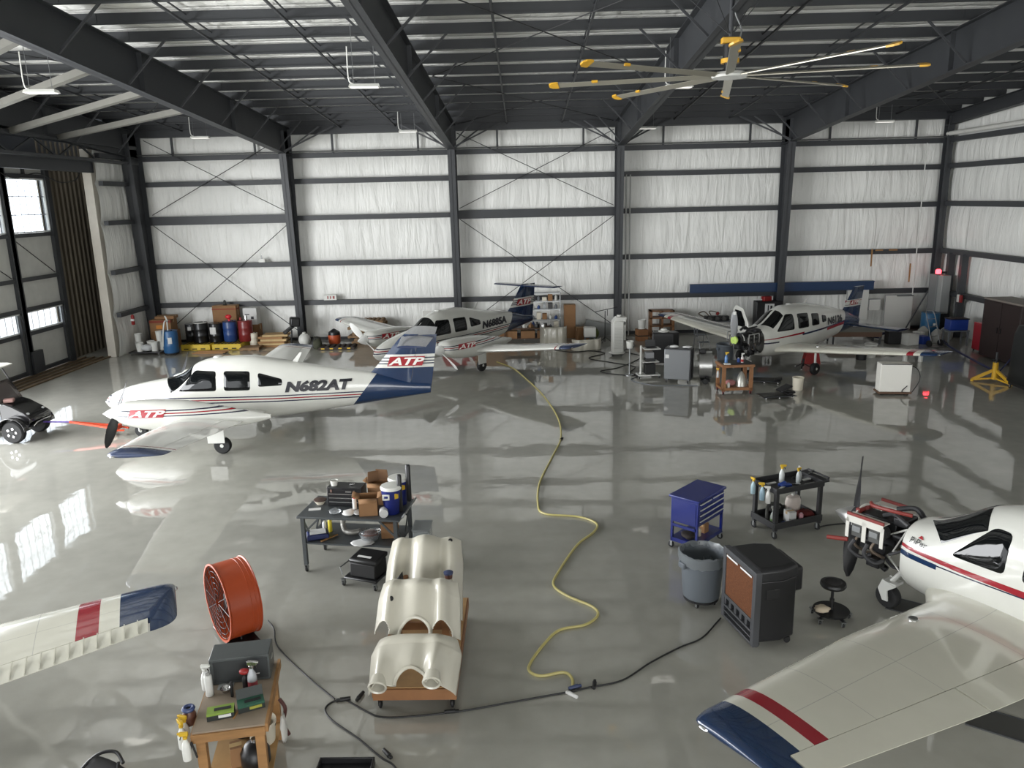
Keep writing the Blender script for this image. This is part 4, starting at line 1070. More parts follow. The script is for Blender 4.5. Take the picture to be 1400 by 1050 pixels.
# ---- orange drum fan
t = thing('drum_fan', 'large orange drum fan standing on the floor behind the timber bench', 'fan', (-4.14, 9.85, 0), math.radians(219))
og = M('orange_powder_coat', (164, 66, 28), .38, var=.05)
ax = (1, 0, 0); C_ = (0, 0, .64)
B().lathe([(.52, -.22), (.545, -.22), (.545, -.21), (.53, -.2), (.53, -.16), (.534, -.155), (.53, -.15), (.53, -.1), (.534, -.095), (.53, -.09), (.53, .19), (.55, .205), (.55, .22), (.52, .22), (.52, -.22)], C_, ax, 48, caps=False).build('fan_drum', og, t)
g = B()
for r in (.12, .2, .28, .36, .44, .5): g.torus((.205, 0, .64), r, .004, ax, 40, 5)
for k in range(12): q = PI*k/6; g.tube([(.21, .06*math.cos(q), .64+.06*math.sin(q)), (.21, .52*math.cos(q), .64+.53*math.sin(q))], .004, 5)
g.build('front_grille', M('dark_wire', (48, 46, 46), .4, .5), t)
g = B()
for r in (.2, .36, .5): g.torus((-.205, 0, .64), r, .004, ax, 40, 5)
for k in range(8): q = PI*k/4; g.tube([(-.21, .0, .64), (-.21, .52*math.cos(q), .64+.52*math.sin(q))], .004, 5)
g.build('rear_grille', M('dark_wire', (48, 46, 46), .4, .5), t)
for k in range(4):
    q = PI*k/2+.5; b = B(); e = V((0, math.cos(q), math.sin(q))); f = V((0, -math.sin(q), math.cos(q)))
    b.add([V(C_)+e*.08-f*.07+V((-.03, 0, 0)), V(C_)+e*.08+f*.07+V((.05, 0, 0)), V(C_)+e*.49+f*.18+V((.06, 0, 0)), V(C_)+e*.49-f*.16+V((-.05, 0, 0))], [(0, 1, 2, 3)]); b.build('fan_blade', M('grey_fan_blade', (88, 84, 84), .35, .6), t, thick=.006)
B().cyl((-.2, 0, .64), (.1, 0, .64), .1, n=20).build('motor', blackpl, t)
B().span(-.2, .2, -.42, .42, .05, .1).build('base_bar', blackpl, t, bevel=.01)
for y in (-.4, .4): B().lathe([(.03, -.02), (.075, -.02), (.075, .02), (.03, .02)], (-.1, y*1.04, .075), (0, 1, 0), 18).build('fan_wheel', black, t)
B().tube([(0, -.2, .08), (0, -.2, .14), (0, .2, .14), (0, .2, .08)], .014).build('cradle', blackpl, t)
b = B(); b.grid(lambda u, v: (-.06+.014*v+.1*0, .562*math.cos(1.0+.42*u)*-1, .64+.562*math.sin(1.0+.42*u)), 8, 1); b.v = [(x+(y*.0), y, z) for x, y, z in b.v]
B().bar((-.16, -.38, 1.03), (.17, -.44, .985), .02, .03).build('black_handle', black, t)

# ---- timber bench with the grey box (bottom left)
A2 = (-3.33, 6.6); RB = math.radians(10.8)
bpos = lambda x, y, z=.951: at(A2, RB, x, y, z)
t = thing('timber_workbench', 'rough timber bench with grey plywood top, bottom left', 'workbench', (A2[0], A2[1], 0), RB)
B().span(0, .72, 0, 1.12, .93, .95).build('bench_top', M('worn_grey_plywood', (142, 128, 112), .8, var=.15), t)
B().span(.69, .72, -.005, 1.14, .86, .955).span(-.01, .69, -.02, .02, .84, .93).span(-.01, .69, 1.1, 1.14, .84, .93).span(-.015, .02, .02, 1.1, .84, .93).build('apron_rail', wood, t)
for x in (.07, .63):
    for y in (.05, 1.06): B().span(x-.045, x+.045, y-.045, y+.045, 0, .84).build('leg', wood, t)
B().span(.03, .68, .05, 1.08, .22, .24).build('lower_shelf', M('raw_osb_board', (176, 140, 92), .8, var=.15), t)
B().span(.03, .68, .0, .04, .13, .22).span(.03, .68, 1.07, 1.11, .13, .22).build('shelf_rail', wood, t)
t = thing('grey_equipment_box', 'dark grey steel equipment box at the back of the timber bench', 'box', bpos(.36, .93), RB)
B().span(-.32, .3, -.16, .16, 0, .3).build('case', M('anthracite_case', (74, 78, 78), .4), t, bevel=.01)
B().box((0, -.163, .15), (.56, .006, .24)).build('front_panel', M('anthracite_panel', (50, 53, 54), .45), t, bevel=.002)
B().cyl((.13, -.165, .2), (.13, -.18, .2), .016, n=14).build('dial', alu, t)
B().box((.16, -.17, .09), (.06, .006, .008)).build('nameplate', papr, t); B().box((.305, 0, .18), (.01, .1, .02)).build('side_latch', alu, t)
spray_bottle('tall clear wash bottle with white top before the grey box', bpos(.5, .6), (196, 200, 204), chrome, 1.3, 0, None, (150, 62, 70), True)
t = thing('red_head_bottle', 'black bottle with red knob beside the clear wash bottle', 'bottle', bpos(.42, .63), 0)
B().lathe([(.03, 0), (.03, .12), (.014, .16)], n=14).build('bottle_body', blackpl, t); B().ball((0, 0, .21), (.055, .04, .035)).build('red_knob', redpl, t); B().cyl((0, 0, .16), (0, 0, .2), .012).build('neck', black, t)
o = B().lathe([(.05, 0), (.05, .012), (.02, .014)], n=16).build('red_jar_lid', M('deep_red_lid', (150, 36, 52), .4)); tag(o, 'flat red lid on the timber bench under the wash bottle', 'lid', None, bpos(.38, .56))
can('tall white aerosol can at the left edge of the timber bench', bpos(.06, .6), (204, 204, 200), .04, .27, M('grey_cap', (150, 150, 148), .4))
spray_bottle('white spray bottle leaning behind the tall aerosol can', bpos(.0, .72), (214, 214, 210), wpl, 1.1)
t = thing('chrome_bowl', 'small shiny bowl in the middle of the timber bench', 'bowl', bpos(.22, .62), 0); B().lathe([(.03, 0), (.06, .05), (.056, .05), (.025, .006), (.001, .006)], n=18, caps=False).build('bowl', chrome, t); 
o = B().box((0, 0, .09), (.03, .03, .18)).build('black_marker', black, bevel=.01); tag(o, 'upright black handle beside the shiny bowl', 'handle', None, bpos(.3, .52))
o = B().box((0, 0, .004), (.16, .14, .006)).build('grey_card', M('grey_card', (150, 152, 150), .7)); tag(o, 'grey card lying against the equipment box', 'paper', None, bpos(.2, .74), RB)
def glove_box(label, p, rz, c1, c2, lidded):
    t = thing('tissue_carton', label, 'box', p, rz)
    B().span(-.13, .13, -.065, .065, 0, .075).build('carton_body', M('dark_print_carton', c1, .5), t)
    B().span(-.13, .13, -.066, .066, .055, .077).build('coloured_band', M('carton_band_%d' % c2[0], c2, .5), t)
    B().box((.02, 0, .08), (.16, .04, .006)).build('dark_opening', black, t)
    B().box((.04, -.067, .035), (.12, .003, .03)).build('white_label', papr if not lidded else M('olive_print', (150, 150, 60), .5), t)
    if lidded: B().box((0, .09, .12), (.26, .005, .1), 0, -.5).build('raised_lid', M('dark_print_lid', (40, 46, 44), .5), t)
glove_box('lime and black glove box at the front of the timber bench', bpos(.24, .22), RB+.12, (36, 40, 38), (122, 148, 58), False)
glove_box('dark green open glove box beside the lime one on the bench', bpos(.52, .3), RB+.25, (34, 52, 44), (36, 84, 66), True)
o = B().bar((0, -.1, .006), (.05, .1, .01), .014, .012).build('wooden_brush', wood); tag(o, 'small wooden brush between the two glove boxes', 'brush', None, bpos(.37, .24), RB)
t = thing('blue_capped_jug', 'dark jug with blue cap at the left edge of the bench', 'jug', bpos(-.09, .32, .84), 0)
B().lathe([(.06, 0), (.07, .1), (.05, .15)], n=18).build('jug', M('brown_jar', (96, 62, 50), .4), t); B().torus((0, 0, .17), .045, .022, n=20).build('blue_cap', M('periwinkle_cap', (56, 70, 112), .4), t); B().cyl((0, 0, .13), (0, 0, .17), .045).build('neck', black, t)
B().span(-.03, .12, -.03, .03, .0, .02).build('hook', galv, t)
for i, (x, y) in enumerate(((-.13, .14), (-.12, .22), (-.05, -.05))):
    spray_bottle(('white spray bottle with yellow head hung on the bench side, middle', 'white spray bottle with yellow head hung on the bench side, rear', 'white spray bottle with yellow head hung at the bench front corner')[i], bpos(x, y, .70), (220, 220, 214), yel, 1.15, 2.4+i*.4, 'bottles hanging on the timber bench')
o = B().tube([(-.02, 0, .2), (-.05, 0, .05), (-.06, 0, 0)], .01).tube([(-.02, 0, .2), (.02, 0, .03)], .01).build('black_pliers', black); tag(o, 'black pliers hanging at the bench front corner', 'pliers', None, bpos(.02, -.05, .68))
t = thing('black_tank', 'black round tank with chrome neck on the bench lower shelf', 'tank', bpos(.5, .35, .241), 0); B().lathe([(.13, 0), (.15, .04), (.15, .16), (.1, .24), (.03, .27)], n=22).build('tank', blackpl, t); B().cyl((0, 0, .27), (0, 0, .31), .03).build('neck', chrome, t)
bucket('cream bucket at the right of the bench lower shelf', bpos(.52, .72, .241), cream, .15, .25)
o = lump(B(), (0, 0, .09), (.3, .26, .18), 14).build('dark_blue_bag', M('dark_blue_bag', (28, 34, 52), .6), ang=180); tag(o, 'dark blue bag at the back of the bench lower shelf', 'bag', None, bpos(.3, .85, .241))
carton('small brown carton in the middle of the bench lower shelf', bpos(.3, .4, .241), (.12, .14, .22), .4)
o = B().tube(smooth_path([(.0, 0, .0), (.06, -.02, -.1), (.02, 0, -.3), (.06, .02, -.45)]), .02, 8).build('hanging_hose', M('dark_red_hose', (74, 40, 36), .5)); tag(o, 'coiled dark hose hanging from the bench right side', 'hose', None, bpos(.76, .55, .84))
rag('pale cloth hanging at the right side of the timber bench', bpos(.80, .4, .42), (.06, .14, .34), cloth, 31, 'hanging_cloth', 'cloth')
# black trays at the very bottom edge
t = thing('black_wheelbarrow_tray', 'black folded chair back edge at the bottom left edge', 'chair', (-4.42, 6.72, 0), math.radians(-15))
B().tube(smooth_path([(-.28, -.3, .02), (-.26, .0, .3), (-.18, .2, .42), (.0, .27, .45), (.16, .2, .4)]), .018, 8).build('chair_frame', blackpl, t)
B().grid(lambda u, v: (-.2+.5*u, .2-.5*v, .42-.16*u-.25*v+.05*math.sin(PI*u)), 8, 6).build('fabric_seat', M('grey_black_fabric', (56, 56, 58), .6), t, thick=.02)
B().tube([(.1, .2, .4), (.3, -.2, .02)], .016).build('chair_leg', blackpl, t); B().tube([(-.26, 0, .3), (-.3, -.3, 0)], .016).build('chair_leg', blackpl, t)
t = thing('black_floor_tray', 'black flat tray on the floor at the bottom edge', 'tray', (-2.02, 7.12, 0), 0)
B().span(-.3, .3, -.22, .2, .0, .02).build('tray_floor', blackpl, t); B().span(-.3, .3, .18, .2, .02, .09).span(-.3, -.28, -.22, .2, .02, .09).span(.28, .3, -.22, .2, .02, .09).build('tray_rim', blackpl, t, bevel=.006)

# ---- blue rolling tool cart
RC = math.radians(48)
bp_ = M('cobalt_tool_paint', (16, 31, 104), .3, coat=.5)
t = thing('blue_tool_cart', 'cobalt blue tool cart with drawers, behind the grey trash can', 'tool cart', (2.94, 12.8, 0), RC)
B().span(-.44, .44, -.26, .26, .5, .94).build('cabinet', bp_, t, bevel=.006)
B().span(-.48, .48, -.29, .29, .94, .985).build('lid', bp_, t, bevel=.012)
B().box((-.445, 0, .72), (.006, .44, .36)).build('side_panel', bp_, t)
for k in range(4):
    for s in ((-1, 1) if k == 3 else (0,)):
        x0, x1 = (-.42, .42) if s == 0 else ((-.42, -.01) if s < 0 else (.01, .42))
        d = B().span(x0, x1, -.275, -.26, .52+k*.1, .61+k*.1).build('drawer', bp_, t)
        B().span(x0+.02, x1-.02, -.292, -.275, .59+k*.1, .603+k*.1).build('drawer_pull', white_metal, d)
for x in (-.42, .42):
    for y in (-.24, .24): B().span(x-.02, x+.02, y-.02, y+.02, .13, .5).build('corner_post', bp_, t); caster(t, x, y, .055, .13)
B().span(-.44, .44, -.26, .26, .13, .2).build('lower_tray', bp_, t)
B().span(-.46, -.44, -.22, .22, .42, .47).build('tray_edge', bp_, t)
B().tube([(.46, -.2, .6), (.54, -.2, .6), (.54, .2, .6), (.46, .2, .6)], .014).build('push_handle', black, t)
cpos = lambda x, y, z: at((2.94, 12.8), RC, x, y, z)
carton('small brown carton on the lower tray of the blue tool cart', cpos(.1, -.08, .2), (.14, .12, .16), .8)
can('cream tin on the lower tray of the blue tool cart', cpos(-.1, -.1, .2), (206, 196, 170), .04, .14)
rag('dark cloth pile on the lower tray of the blue tool cart', cpos(-.28, 0, .2), (.24, .3, .1), M('dark_rag', (56, 50, 48), .9), 3)
# ---- black utility cart
RD = math.radians(22)
t = thing('black_utility_cart', 'black plastic utility cart crowded with spray bottles and tools', 'utility cart', (4.68, 13.35, 0), RD)
ub = M('charcoal_resin', (44, 44, 46), .5)
def tray(b, z, h):
    b.span(-.52, .52, -.31, .31, z, z+.02)
    for a in ((-.53, .53, -.33, -.3), (-.53, .53, .3, .33), (-.53, -.5, -.3, .3), (.5, .53, -.3, .3)): b.span(*a, z, z+h)
b = B(); tray(b, .85, .1); b.build('upper_tray', ub, t, bevel=.008)
b = B(); tray(b, .19, .12); b.build('lower_tray', ub, t, bevel=.008)
B().span(.53, .66, -.3, .3, .9, .94).tube([(.6, -.3, .92), (.68, -.26, .96), (.68, .26, .96), (.6, .3, .92)], .02).build('handle_shelf', ub, t, bevel=.008)
for x in (-.48, .48):
    for y in (-.28, .28): B().span(x-.035, x+.035, y-.035, y+.035, .14, .86).build('corner_post', ub, t, bevel=.006); caster(t, x, y, .065, .16)
upos = lambda x, y, z=.871: at((4.68, 13.35), RD, x, y, z)
spray_bottle('clear spray bottle with yellow head standing tallest on the black cart', upos(-.05, .12), (222, 226, 224), yel, 1.25, 0, None, None, True)
spray_bottle('spray bottle with yellow head on the right half of the cart top', upos(.2, -.02), (216, 222, 222), yel, 1.05, .5, None, None, True)
spray_bottle('spray bottle with white head beside it on the cart top right half', upos(.27, .03), (210, 214, 214), wpl, 1.05, 1.5, None, None, True)
spray_bottle('spray bottle with yellow head hung at the back left corner of the cart', upos(-.59, .22, .7), (170, 196, 204), yel, 1.15, 2)
spray_bottle('pale blue spray bottle with yellow head hung on the cart left end', upos(-.58, -.02, .66), (160, 190, 206), yel, 1.25, 3)
spray_bottle('white spray bottle with white head hung on the cart left end', upos(-.58, -.18, .66), (222, 222, 218), wpl, 1.2, 3)
for i, (x, y, L, c) in enumerate(((-.35, .1, .26, papr), (-.28, -.16, .16, papr), (.38, .12, .3, chrome), (.44, 0, .22, papr), (.35, .2, .3, black), (.02, -.1, .22, chrome), (.3, -.2, .2, alu), (.59, .1, .24, chrome))):
    o = B().bar((-L/2, 0, .015), (L/2, 0, .02), .035, .025).ball((L/2, 0, .02), (.03, .03, .016), 8).build('hand_tool', c)
    tag(o, ('white brush lying at the left of the cart top', 'white stub handle near the cart front left corner', 'chrome wrench near the cart right end', 'white tube at the cart right end', 'black ratchet at the cart back right', 'chrome screwdriver in the middle of the cart top', 'aluminium file at the front of the cart top', 'chrome bar lying on the cart handle shelf')[i], 'tool', None, upos(x, y, .871 if i < 7 else .945), RD+.5*math.sin(i*2.1))
o = B().box((0, 0, .03), (.2, .12, .05), .2).cyl((-.12, 0, .03), (.02, .06, .06), .03).build('blue_power_tool', M('bright_blue_tool', (32, 62, 138), .4), bevel=.01); tag(o, 'blue tool lying at the front of the black cart top', 'tool', None, upos(-.15, -.1))
t = thing('white_jerry_can', 'translucent white jug on the lower tray of the black cart', 'jug', upos(.22, .1, .211), RD)
B().rings([[(.16*s_*math.cos(a)**1, .1*s_*math.sin(a), z) for a in [2*PI*j/16 for j in range(16)]] for z, s_ in ((0, .95), (.02, 1), (.26, 1), (.34, .85), (.37, .5))]).build('jug_body', M('milky_plastic', (222, 210, 202), .35), t)
B().tube([(.12, 0, .34), (.17, 0, .3), (.17, 0, .12)], .008).build('jug_tube', black, t); B().cyl((0, 0, .37), (0, 0, .4), .03).build('jug_cap', wpl, t)
spray_bottle('green liquid spray bottle at the left of the cart lower tray', upos(-.42, -.15, .21), (206, 214, 208), wpl, 1.35, 0, None, (112, 140, 92), True)
carton('white and dark carton in the middle of the cart lower tray', upos(-.05, -.15, .21), (.14, .2, .2), .2, papr)
rag('dark red cloth on the right of the cart lower tray', upos(.3, -.12, .21), (.34, .26, .16), M('maroon_rag', (92, 26, 24), .8), 9)
can('pink bottle before the dark red cloth on the cart lower tray', upos(.12, -.24, .21), (206, 150, 160), .04, .17, M('pink_cap', (206, 160, 168), .4), name='pink_bottle', cat='bottle')
o = B().tube(smooth_path([(-.2, 0, .03), (-.1, .1, .2), (0, .1, .26), (.1, 0, .2)]), .03, 8).build('angled_air_tool', M('gun_metal', (90, 90, 88), .35, .7)); tag(o, 'grey angled air tool on the cart lower tray', 'tool', None, upos(-.2, .05, .21), RD)
rag('black cloth bundle at the back of the cart lower tray', upos(-.05, .18, .21), (.3, .2, .22), M('black_rag', (30, 30, 30), .9), 12)
o = B().box((0, 0, .02), (.26, .05, .03), .3).build('blue_brush', M('bright_blue_tool', (32, 62, 138), .4)); tag(o, 'blue brush at the front left of the cart lower tray', 'brush', None, upos(-.3, -.22, .211), RD)

# ---- grey wheeled trash can
def trash(label, loc, liner=True, name='trash_can', s=1):
    t = thing(name, label, 'trash can', loc, .4, s=s)
    tg = M('slate_grey_bin', (92, 98, 104), .45)
    B().lathe([(.001, .12), (.25, .12), (.27, .14), (.315, .74), (.34, .76), (.345, .82), (.33, .83), (.32, .8), (.3, .74), (.25, .16), (.001, .15)], n=36, caps=False).build('bin_body', tg, t)
    for a in (0, PI): B().box((.345*math.cos(a), .345*math.sin(a), .68), (.06, .14, .09)).build('hand_grip', tg, t, bevel=.015)
    B().cyl((0, 0, .09), (0, 0, .12), .26, n=28).build('dolly', black, t)
    for k in range(4): caster(t, .2*math.cos(k*PI/2+.7), .2*math.sin(k*PI/2+.7), .035, .09)
    if liner:
        n = 40; R_ = random.Random(4); rs = []
        for r, z in ((.342, .68), (.352, .76), (.356, .835), (.335, .85), (.315, .8), (.29, .6), (.26, .3), (.1, .2)):
            rs.append([((r+R_.uniform(-.006, .006))*math.cos(2*PI*j/n), (r+R_.uniform(-.006, .006))*math.sin(2*PI*j/n), z+R_.uniform(-.012, .012)) for j in range(n)])
        B().rings(rs, caps=False).build('bin_liner', M('translucent_liner', (140, 146, 150), .3, trans=.5), t)
    return t
trash('slate grey round trash can with clear liner, beside the tall black cooler', (2.56, 10.72, 0))
# ---- evaporative cooler
t = thing('evaporative_cooler', 'tall black portable air cooler with brown honeycomb pad', 'cooler', (3.16, 9.87, 0), math.radians(-76.8))
cbk = M('black_cooler_shell', (24, 24, 26), .42); cgr = M('grey_cooler_frame', (64, 65, 68), .45)
B().rings([[(x, y, z) for x, y in ((-.4, -.26), (.4, -.26), (.42, .1), (.34, .34), (-.34, .34), (-.42, .1))] for z in (.1, 1.0)]).build('shell', cbk, t, bevel=.03)
B().rings([[(x*k, y*k+.02*(1-k), z) for x, y in ((-.42, -.27), (.42, -.27), (.43, .1), (.34, .36), (-.34, .36), (-.43, .1))] for z, k in ((.98, 1), (1.13, .98), (1.17, .86))]).build('top_shell', cbk, t, bevel=.02)
B().rings([[(x, y, z) for x, y in ((-.36, .1), (.36, .1), (.3, .46), (-.3, .46))] for z in (.74, 1.08)]).build('outlet_hood', cbk, t, bevel=.03)
f = B()
f.span(-.45, -.37, -.33, -.24, .08, 1.15).span(.37, .45, -.33, -.24, .08, 1.15).span(-.37, .37, -.33, -.24, 1.07, 1.15).span(-.37, .37, -.33, -.24, .4, .45).span(-.37, .37, -.33, -.24, .26, .29).span(-.37, .37, -.33, -.24, .08, .12).span(-.37, .37, -.33, -.24, .18, .2)
for k in range(6): x = -.37+.74*k/5; f.span(x-.03, x+.03, -.32, -.26, .29, .4)
f.build('front_frame', cgr, t, bevel=.006)
B().span(-.37, .37, -.27, -.24, .1, .42).build('lower_grille_back', black, t)
pad = M('brown_cellulose_pad', (112, 68, 40), .9, var=.3, vscale=22, bump=.01, bscale=60, stretch=(1, 1, 3))
b = B(); n = 46
for i in range(n): x = -.37+.74*i/n; b.span(x, x+.011, -.315, -.27, .45, 1.07)
b.span(-.37, .37, -.3, -.26, .45, 1.07); b.build('honeycomb_pad', pad, t)
for x in (-.19, .19): B().span(x-.15, x+.15, -.332, -.328, 1.035, 1.06).build('white_sticker_strip', papr, t)
for x in (-.33, .33):
    for y in (-.22, .24): caster(t, x, y, .045, .1, black)
B().box((.41, -.05, .8), (.02, .2, .14)).build('control_panel', black, t, bevel=.01)
# ---- shop stool
t = thing('rolling_stool', 'black round rolling stool with a rag on its base tray', 'stool', (4.3, 10.2, 0), 0)
B().lathe([(.1, .5), (.165, .51), (.18, .54), (.17, .575), (.12, .585), (.1, .57), (.001, .565)], n=26).build('padded_seat', M('black_vinyl', (20, 20, 21), .4), t)
B().cyl((0, 0, .14), (0, 0, .5), .02).cyl((0, 0, .14), (0, 0, .32), .032).build('gas_column', black, t)
B().lathe([(.02, .14), (.24, .12), (.25, .15), (.23, .14), (.02, .16)], n=26).build('tool_tray', blackpl, t)
for k in range(5):
    a = 2*PI*k/5; B().bar((0, 0, .12), (.26*math.cos(a), .26*math.sin(a), .1), .03, .025).build('base_arm', blackpl, t); caster(t, .26*math.cos(a), .26*math.sin(a), .032, .09)
rag('cream crumpled rag on the base tray of the rolling stool', (4.14, 10.13, .15), (.22, .16, .1), M('cream_rag', (196, 182, 160), .9), 17)
# dark mats under the nearest airplane
mm = M('dark_floor_mat', (62, 62, 60), .6)
for i, (x, y, w, l, r_) in enumerate(((5.62, 10.42, .75, .42, -.6), (5.35, 7.85, .7, .45, -.6))):
    t = thing('floor_mat', ('dark flat mat under the nose wheel of the nearest airplane', 'dark flat mat under the wing of the nearest airplane')[i], 'mat', (x, y, 0), r_)
    B().span(-w/2, w/2, -l/2, l/2, .001, .012).build('mat_sheet', mm, t); B().span(-w/2, w/2, -l/2, -l/2+.02, .012, .018).span(-w/2, w/2, l/2-.02, l/2, .012, .018).build('mat_edge', steel_dark, t)
# ---- hose and cords
HP = [(-1.1, 28.9), (-.51, 27.8), (-.09, 26.31), (.5, 23.67), (.85, 21.11), (.86, 19.17), (.58, 17.6), (.25, 15.9), (.19, 14.66), (.31, 14.17), (.94, 14.0), (1.26, 13.67), (1.18, 13.28), (.85, 12.76), (.49, 11.8), (.37, 11.3), (.56, 10.94), (.92, 10.6), (.98, 10.35), (.78, 10.09), (.41, 9.96), (.19, 9.63), (0, 9.2), (-.03, 8.98), (.12, 8.87), (.41, 8.94), (.51, 8.81), (.51, 8.63)]
hm_ = M('yellow_air_hose', (176, 166, 106), .45)
cable('air_hose', 'yellow air hose snaking across the grey floor', HP, .02, hm_, 'hose')
cable('extension_cord', 'black extension cord running from cowling cart to the tall cooler', [(2.74, 10.24), (2.36, 9.73), (2.01, 9.5), (1.57, 9.16), (1.14, 8.77), (.71, 8.63), (.52, 8.56), (.11, 8.45), (-.33, 8.33), (-.86, 8.19), (-1.46, 8.1), (-1.8, 8.1), (-2.0, 8.21), (-2.27, 8.42)], .011, black)
cable('fan_cord', 'black cord running from the orange fan to a floor socket', [(-3.85, 10.3, .02), (-3.7, 10.1), (-3.49, 9.62), (-2.9, 8.93), (-2.43, 8.45)], .01, black)
cable('lower_cord', 'black cord looping down to the bottom edge with a red plug', [(-2.3, 8.43), (-2.44, 8.4), (-2.5, 8.25), (-2.36, 8.04), (-1.99, 7.72), (-1.68, 7.41), (-1.5, 7.26), (-1.3, 6.9)], .011, black)
cable('short_air_lead', 'black hose lying between black cart and nearest engine', [(5.2, 13.3), (5.5, 13.45), (6.0, 13.5), (6.4, 13.3)], .014, black)
for i, (x, y, c, lab) in enumerate(((.52, 8.62, M('slate_blue_lid', (56, 66, 98), .4), 'blue hose coupling where the yellow hose meets the black cord'), (.78, 8.66, black, 'black cord connector to the right of the hose coupling'), (.5, 8.46, papr, 'white tag lying by the blue hose coupling'),
        (-2.3, 8.43, black, 'black plug where the fan cord joins'), (-2.12, 8.5, black, 'black loose plug end beside the fan cord joint'), (-1.62, 7.46, black, 'black plug near the bottom edge of the lower cord'), (-.98, 8.17, black, 'black connector under the cowling cart corner'), (.86, 19.0, black, 'dark joint in the middle of the yellow hose'))):
    o = B().cyl((-.07, 0, .025), (.06, 0, .025), .022, .028, 10).box((.08, 0, .022), (.05, .035, .03)).build('cord_connector', c, bevel=.004); tag(o, lab, 'connector', None, (x, y, 0), .4+i)
# ------------------------------------------------------------------ back of the hangar, left to right
def pallet(label, loc, rz=0, w=1.1, l=1.0, m=None, name='pallet', group=None):
    t = thing(name, label, 'pallet', loc, rz, group); m = m or woodd
    n = 7
    for i in range(n): x = -w/2+(i+.5)*w/n; B().span(x-.055, x+.055, -l/2, l/2, .105, .125).build('deck_board', m, t)
    for y in (-l/2+.05, 0, l/2-.05): B().span(-w/2, w/2, y-.04, y+.04, .02, .105).build('stringer', m, t)
    for x in (-w/2+.06, 0, w/2-.06): B().span(x-.05, x+.05, -l/2, l/2, 0, .02).build('bottom_board', m, t)
    return t
# golf cart at the left edge, heading right
t = thing('golf_cart', 'black golf cart with chrome-spotted wheels at the left edge, pulling the tow bar', 'golf cart', (-13.5, 20.05, 0), 0)
gb = M('glossy_black_body', (26, 25, 27), .2, coat=.6)
def slab(prof, y0, y1, nm, m=gb, bev=.03): return B().prism(prof, 'y', y0, y1).build(nm, m, t, bevel=bev)
slab([(.3, .42), (.42, .5), (.44, .62), (.3, .78), (-.05, .98), (-.28, 1.05), (-.36, 1.0), (-.36, .4)], -.42, .42, 'front_cowl')
slab([(-2.3, .36), (-.3, .36), (-.3, .46), (-2.3, .46)], -.58, .58, 'floor_pan')
slab([(-2.35, .4), (-1.15, .4), (-1.15, .8), (-2.35, .86)], -.58, .58, 'rear_body')
slab([(-1.75, .86), (-1.12, .86), (-1.1, .98), (-1.75, .98)], -.55, .55, 'seat_cushion', M('brown_cart_seat', (98, 78, 70), .6))
slab([(-1.85, .98), (-1.72, .98), (-1.8, 1.35), (-1.92, 1.35)], -.55, .55, 'seat_back', M('brown_cart_seat', (98, 78, 70), .6))
for y in (-.53, .53):
    b = B()
    b.grid(lambda u, v, y=y: (.02+.37*math.cos(PI*(1-u)), y-.14+.28*v, .33+.36*math.sin(PI*u)), 12, 2); b.build('front_fender', gb, t, thick=.02)
    wheel(t, (.02, y, .3), .3, .2, hubm=black)
    for k in range(5):
        a = 2*PI*k/5; B().box((.02+.11*math.cos(a), y-.105 if y < 0 else y+.105, .3+.11*math.sin(a)), (.06, .01, .06), 0, 0, a).build('wheel_insert', chrome, t, bevel=.01)
    wheel(t, (-1.75, y, .3), .3, .2, hubm=black)
    B().bar((-.3, y*.9, 1.0), (-.75, y*.9, 1.88), .03, .03).build('roof_post', black, t); B().bar((-2.1, y*.9, .86), (-2.0, y*.9, 1.88), .03, .03).build('roof_post', black, t)
    B().ball((.3, y*.62, .72), (.06, .09, .05)).build('headlamp', M('lamp_lens', (220, 222, 224), .15), t)
B().grid(lambda u, v: (-.28-.32*v, -.48+.96*u, 1.03+.5*v), 6, 4).build('windscreen', M('smoked_screen', (92, 84, 82), .2, trans=.3), t, thick=.01)
slab([(-2.15, 1.88), (-.5, 1.88), (-.45, 1.92), (-.6, 1.95), (-2.1, 1.95)], -.6, .6, 'roof', M('pale_cart_roof', (206, 204, 196), .4), .02)
B().tube([(.42, -.3, .4), (.52, -.3, .5), (.54, 0, .52), (.52, .3, .5), (.42, .3, .4)], .018).build('brush_guard', chrome, t)
B().span(.2, .5, -.28, .28, .36, .44).build('bumper', blackpl, t, bevel=.02)
B().box((-.2, -.2, 1.08), (.25, .22, .1), .4).build('pinkish_bag', M('dusty_pink_bag', (150, 118, 112), .8), t, bevel=.03)
# tow bar
t = thing('tow_bar', 'orange-red tow bar from golf cart to nose wheel of N682AT', 'tow bar', (-13.0, 20.05, 0), 0)
rp = M('orange_red_tow_paint', (205, 74, 44), .4)
B().tube([(0, 0, .42), (.8, .01, .4)], .02).build('purple_strap_end', M('purple_strap', (76, 48, 140), .5), t)
B().bar((.7, .02, .4), (1.95, -.12, .24), .05, .05).bar((.7, .0, .4), (1.95, .14, .24), .05, .05).build('drawbar', rp, t)
B().span(1.92, 2.0, -.2, .22, .16, .28).build('yoke', rp, t, bevel=.01)
for y in (-.19, .2): B().bar((1.95, y, .2), (2.22, y*.6, .18), .04, .04).build('fork_arm', rp, t)
for y in (-.14, .12): B().lathe([(.03, -.03), (.085, -.03), (.085, .03), (.03, .03)], (1.8, y, .088), (0, 1, 0), 18).build('tow_wheel', M('cream_tow_wheel', (196, 188, 168), .5), t)
B().tube([(1.8, -.2, .09), (1.8, .2, .09), (1.9, .1, .22)], .014).build('wheel_axle', rp, t)

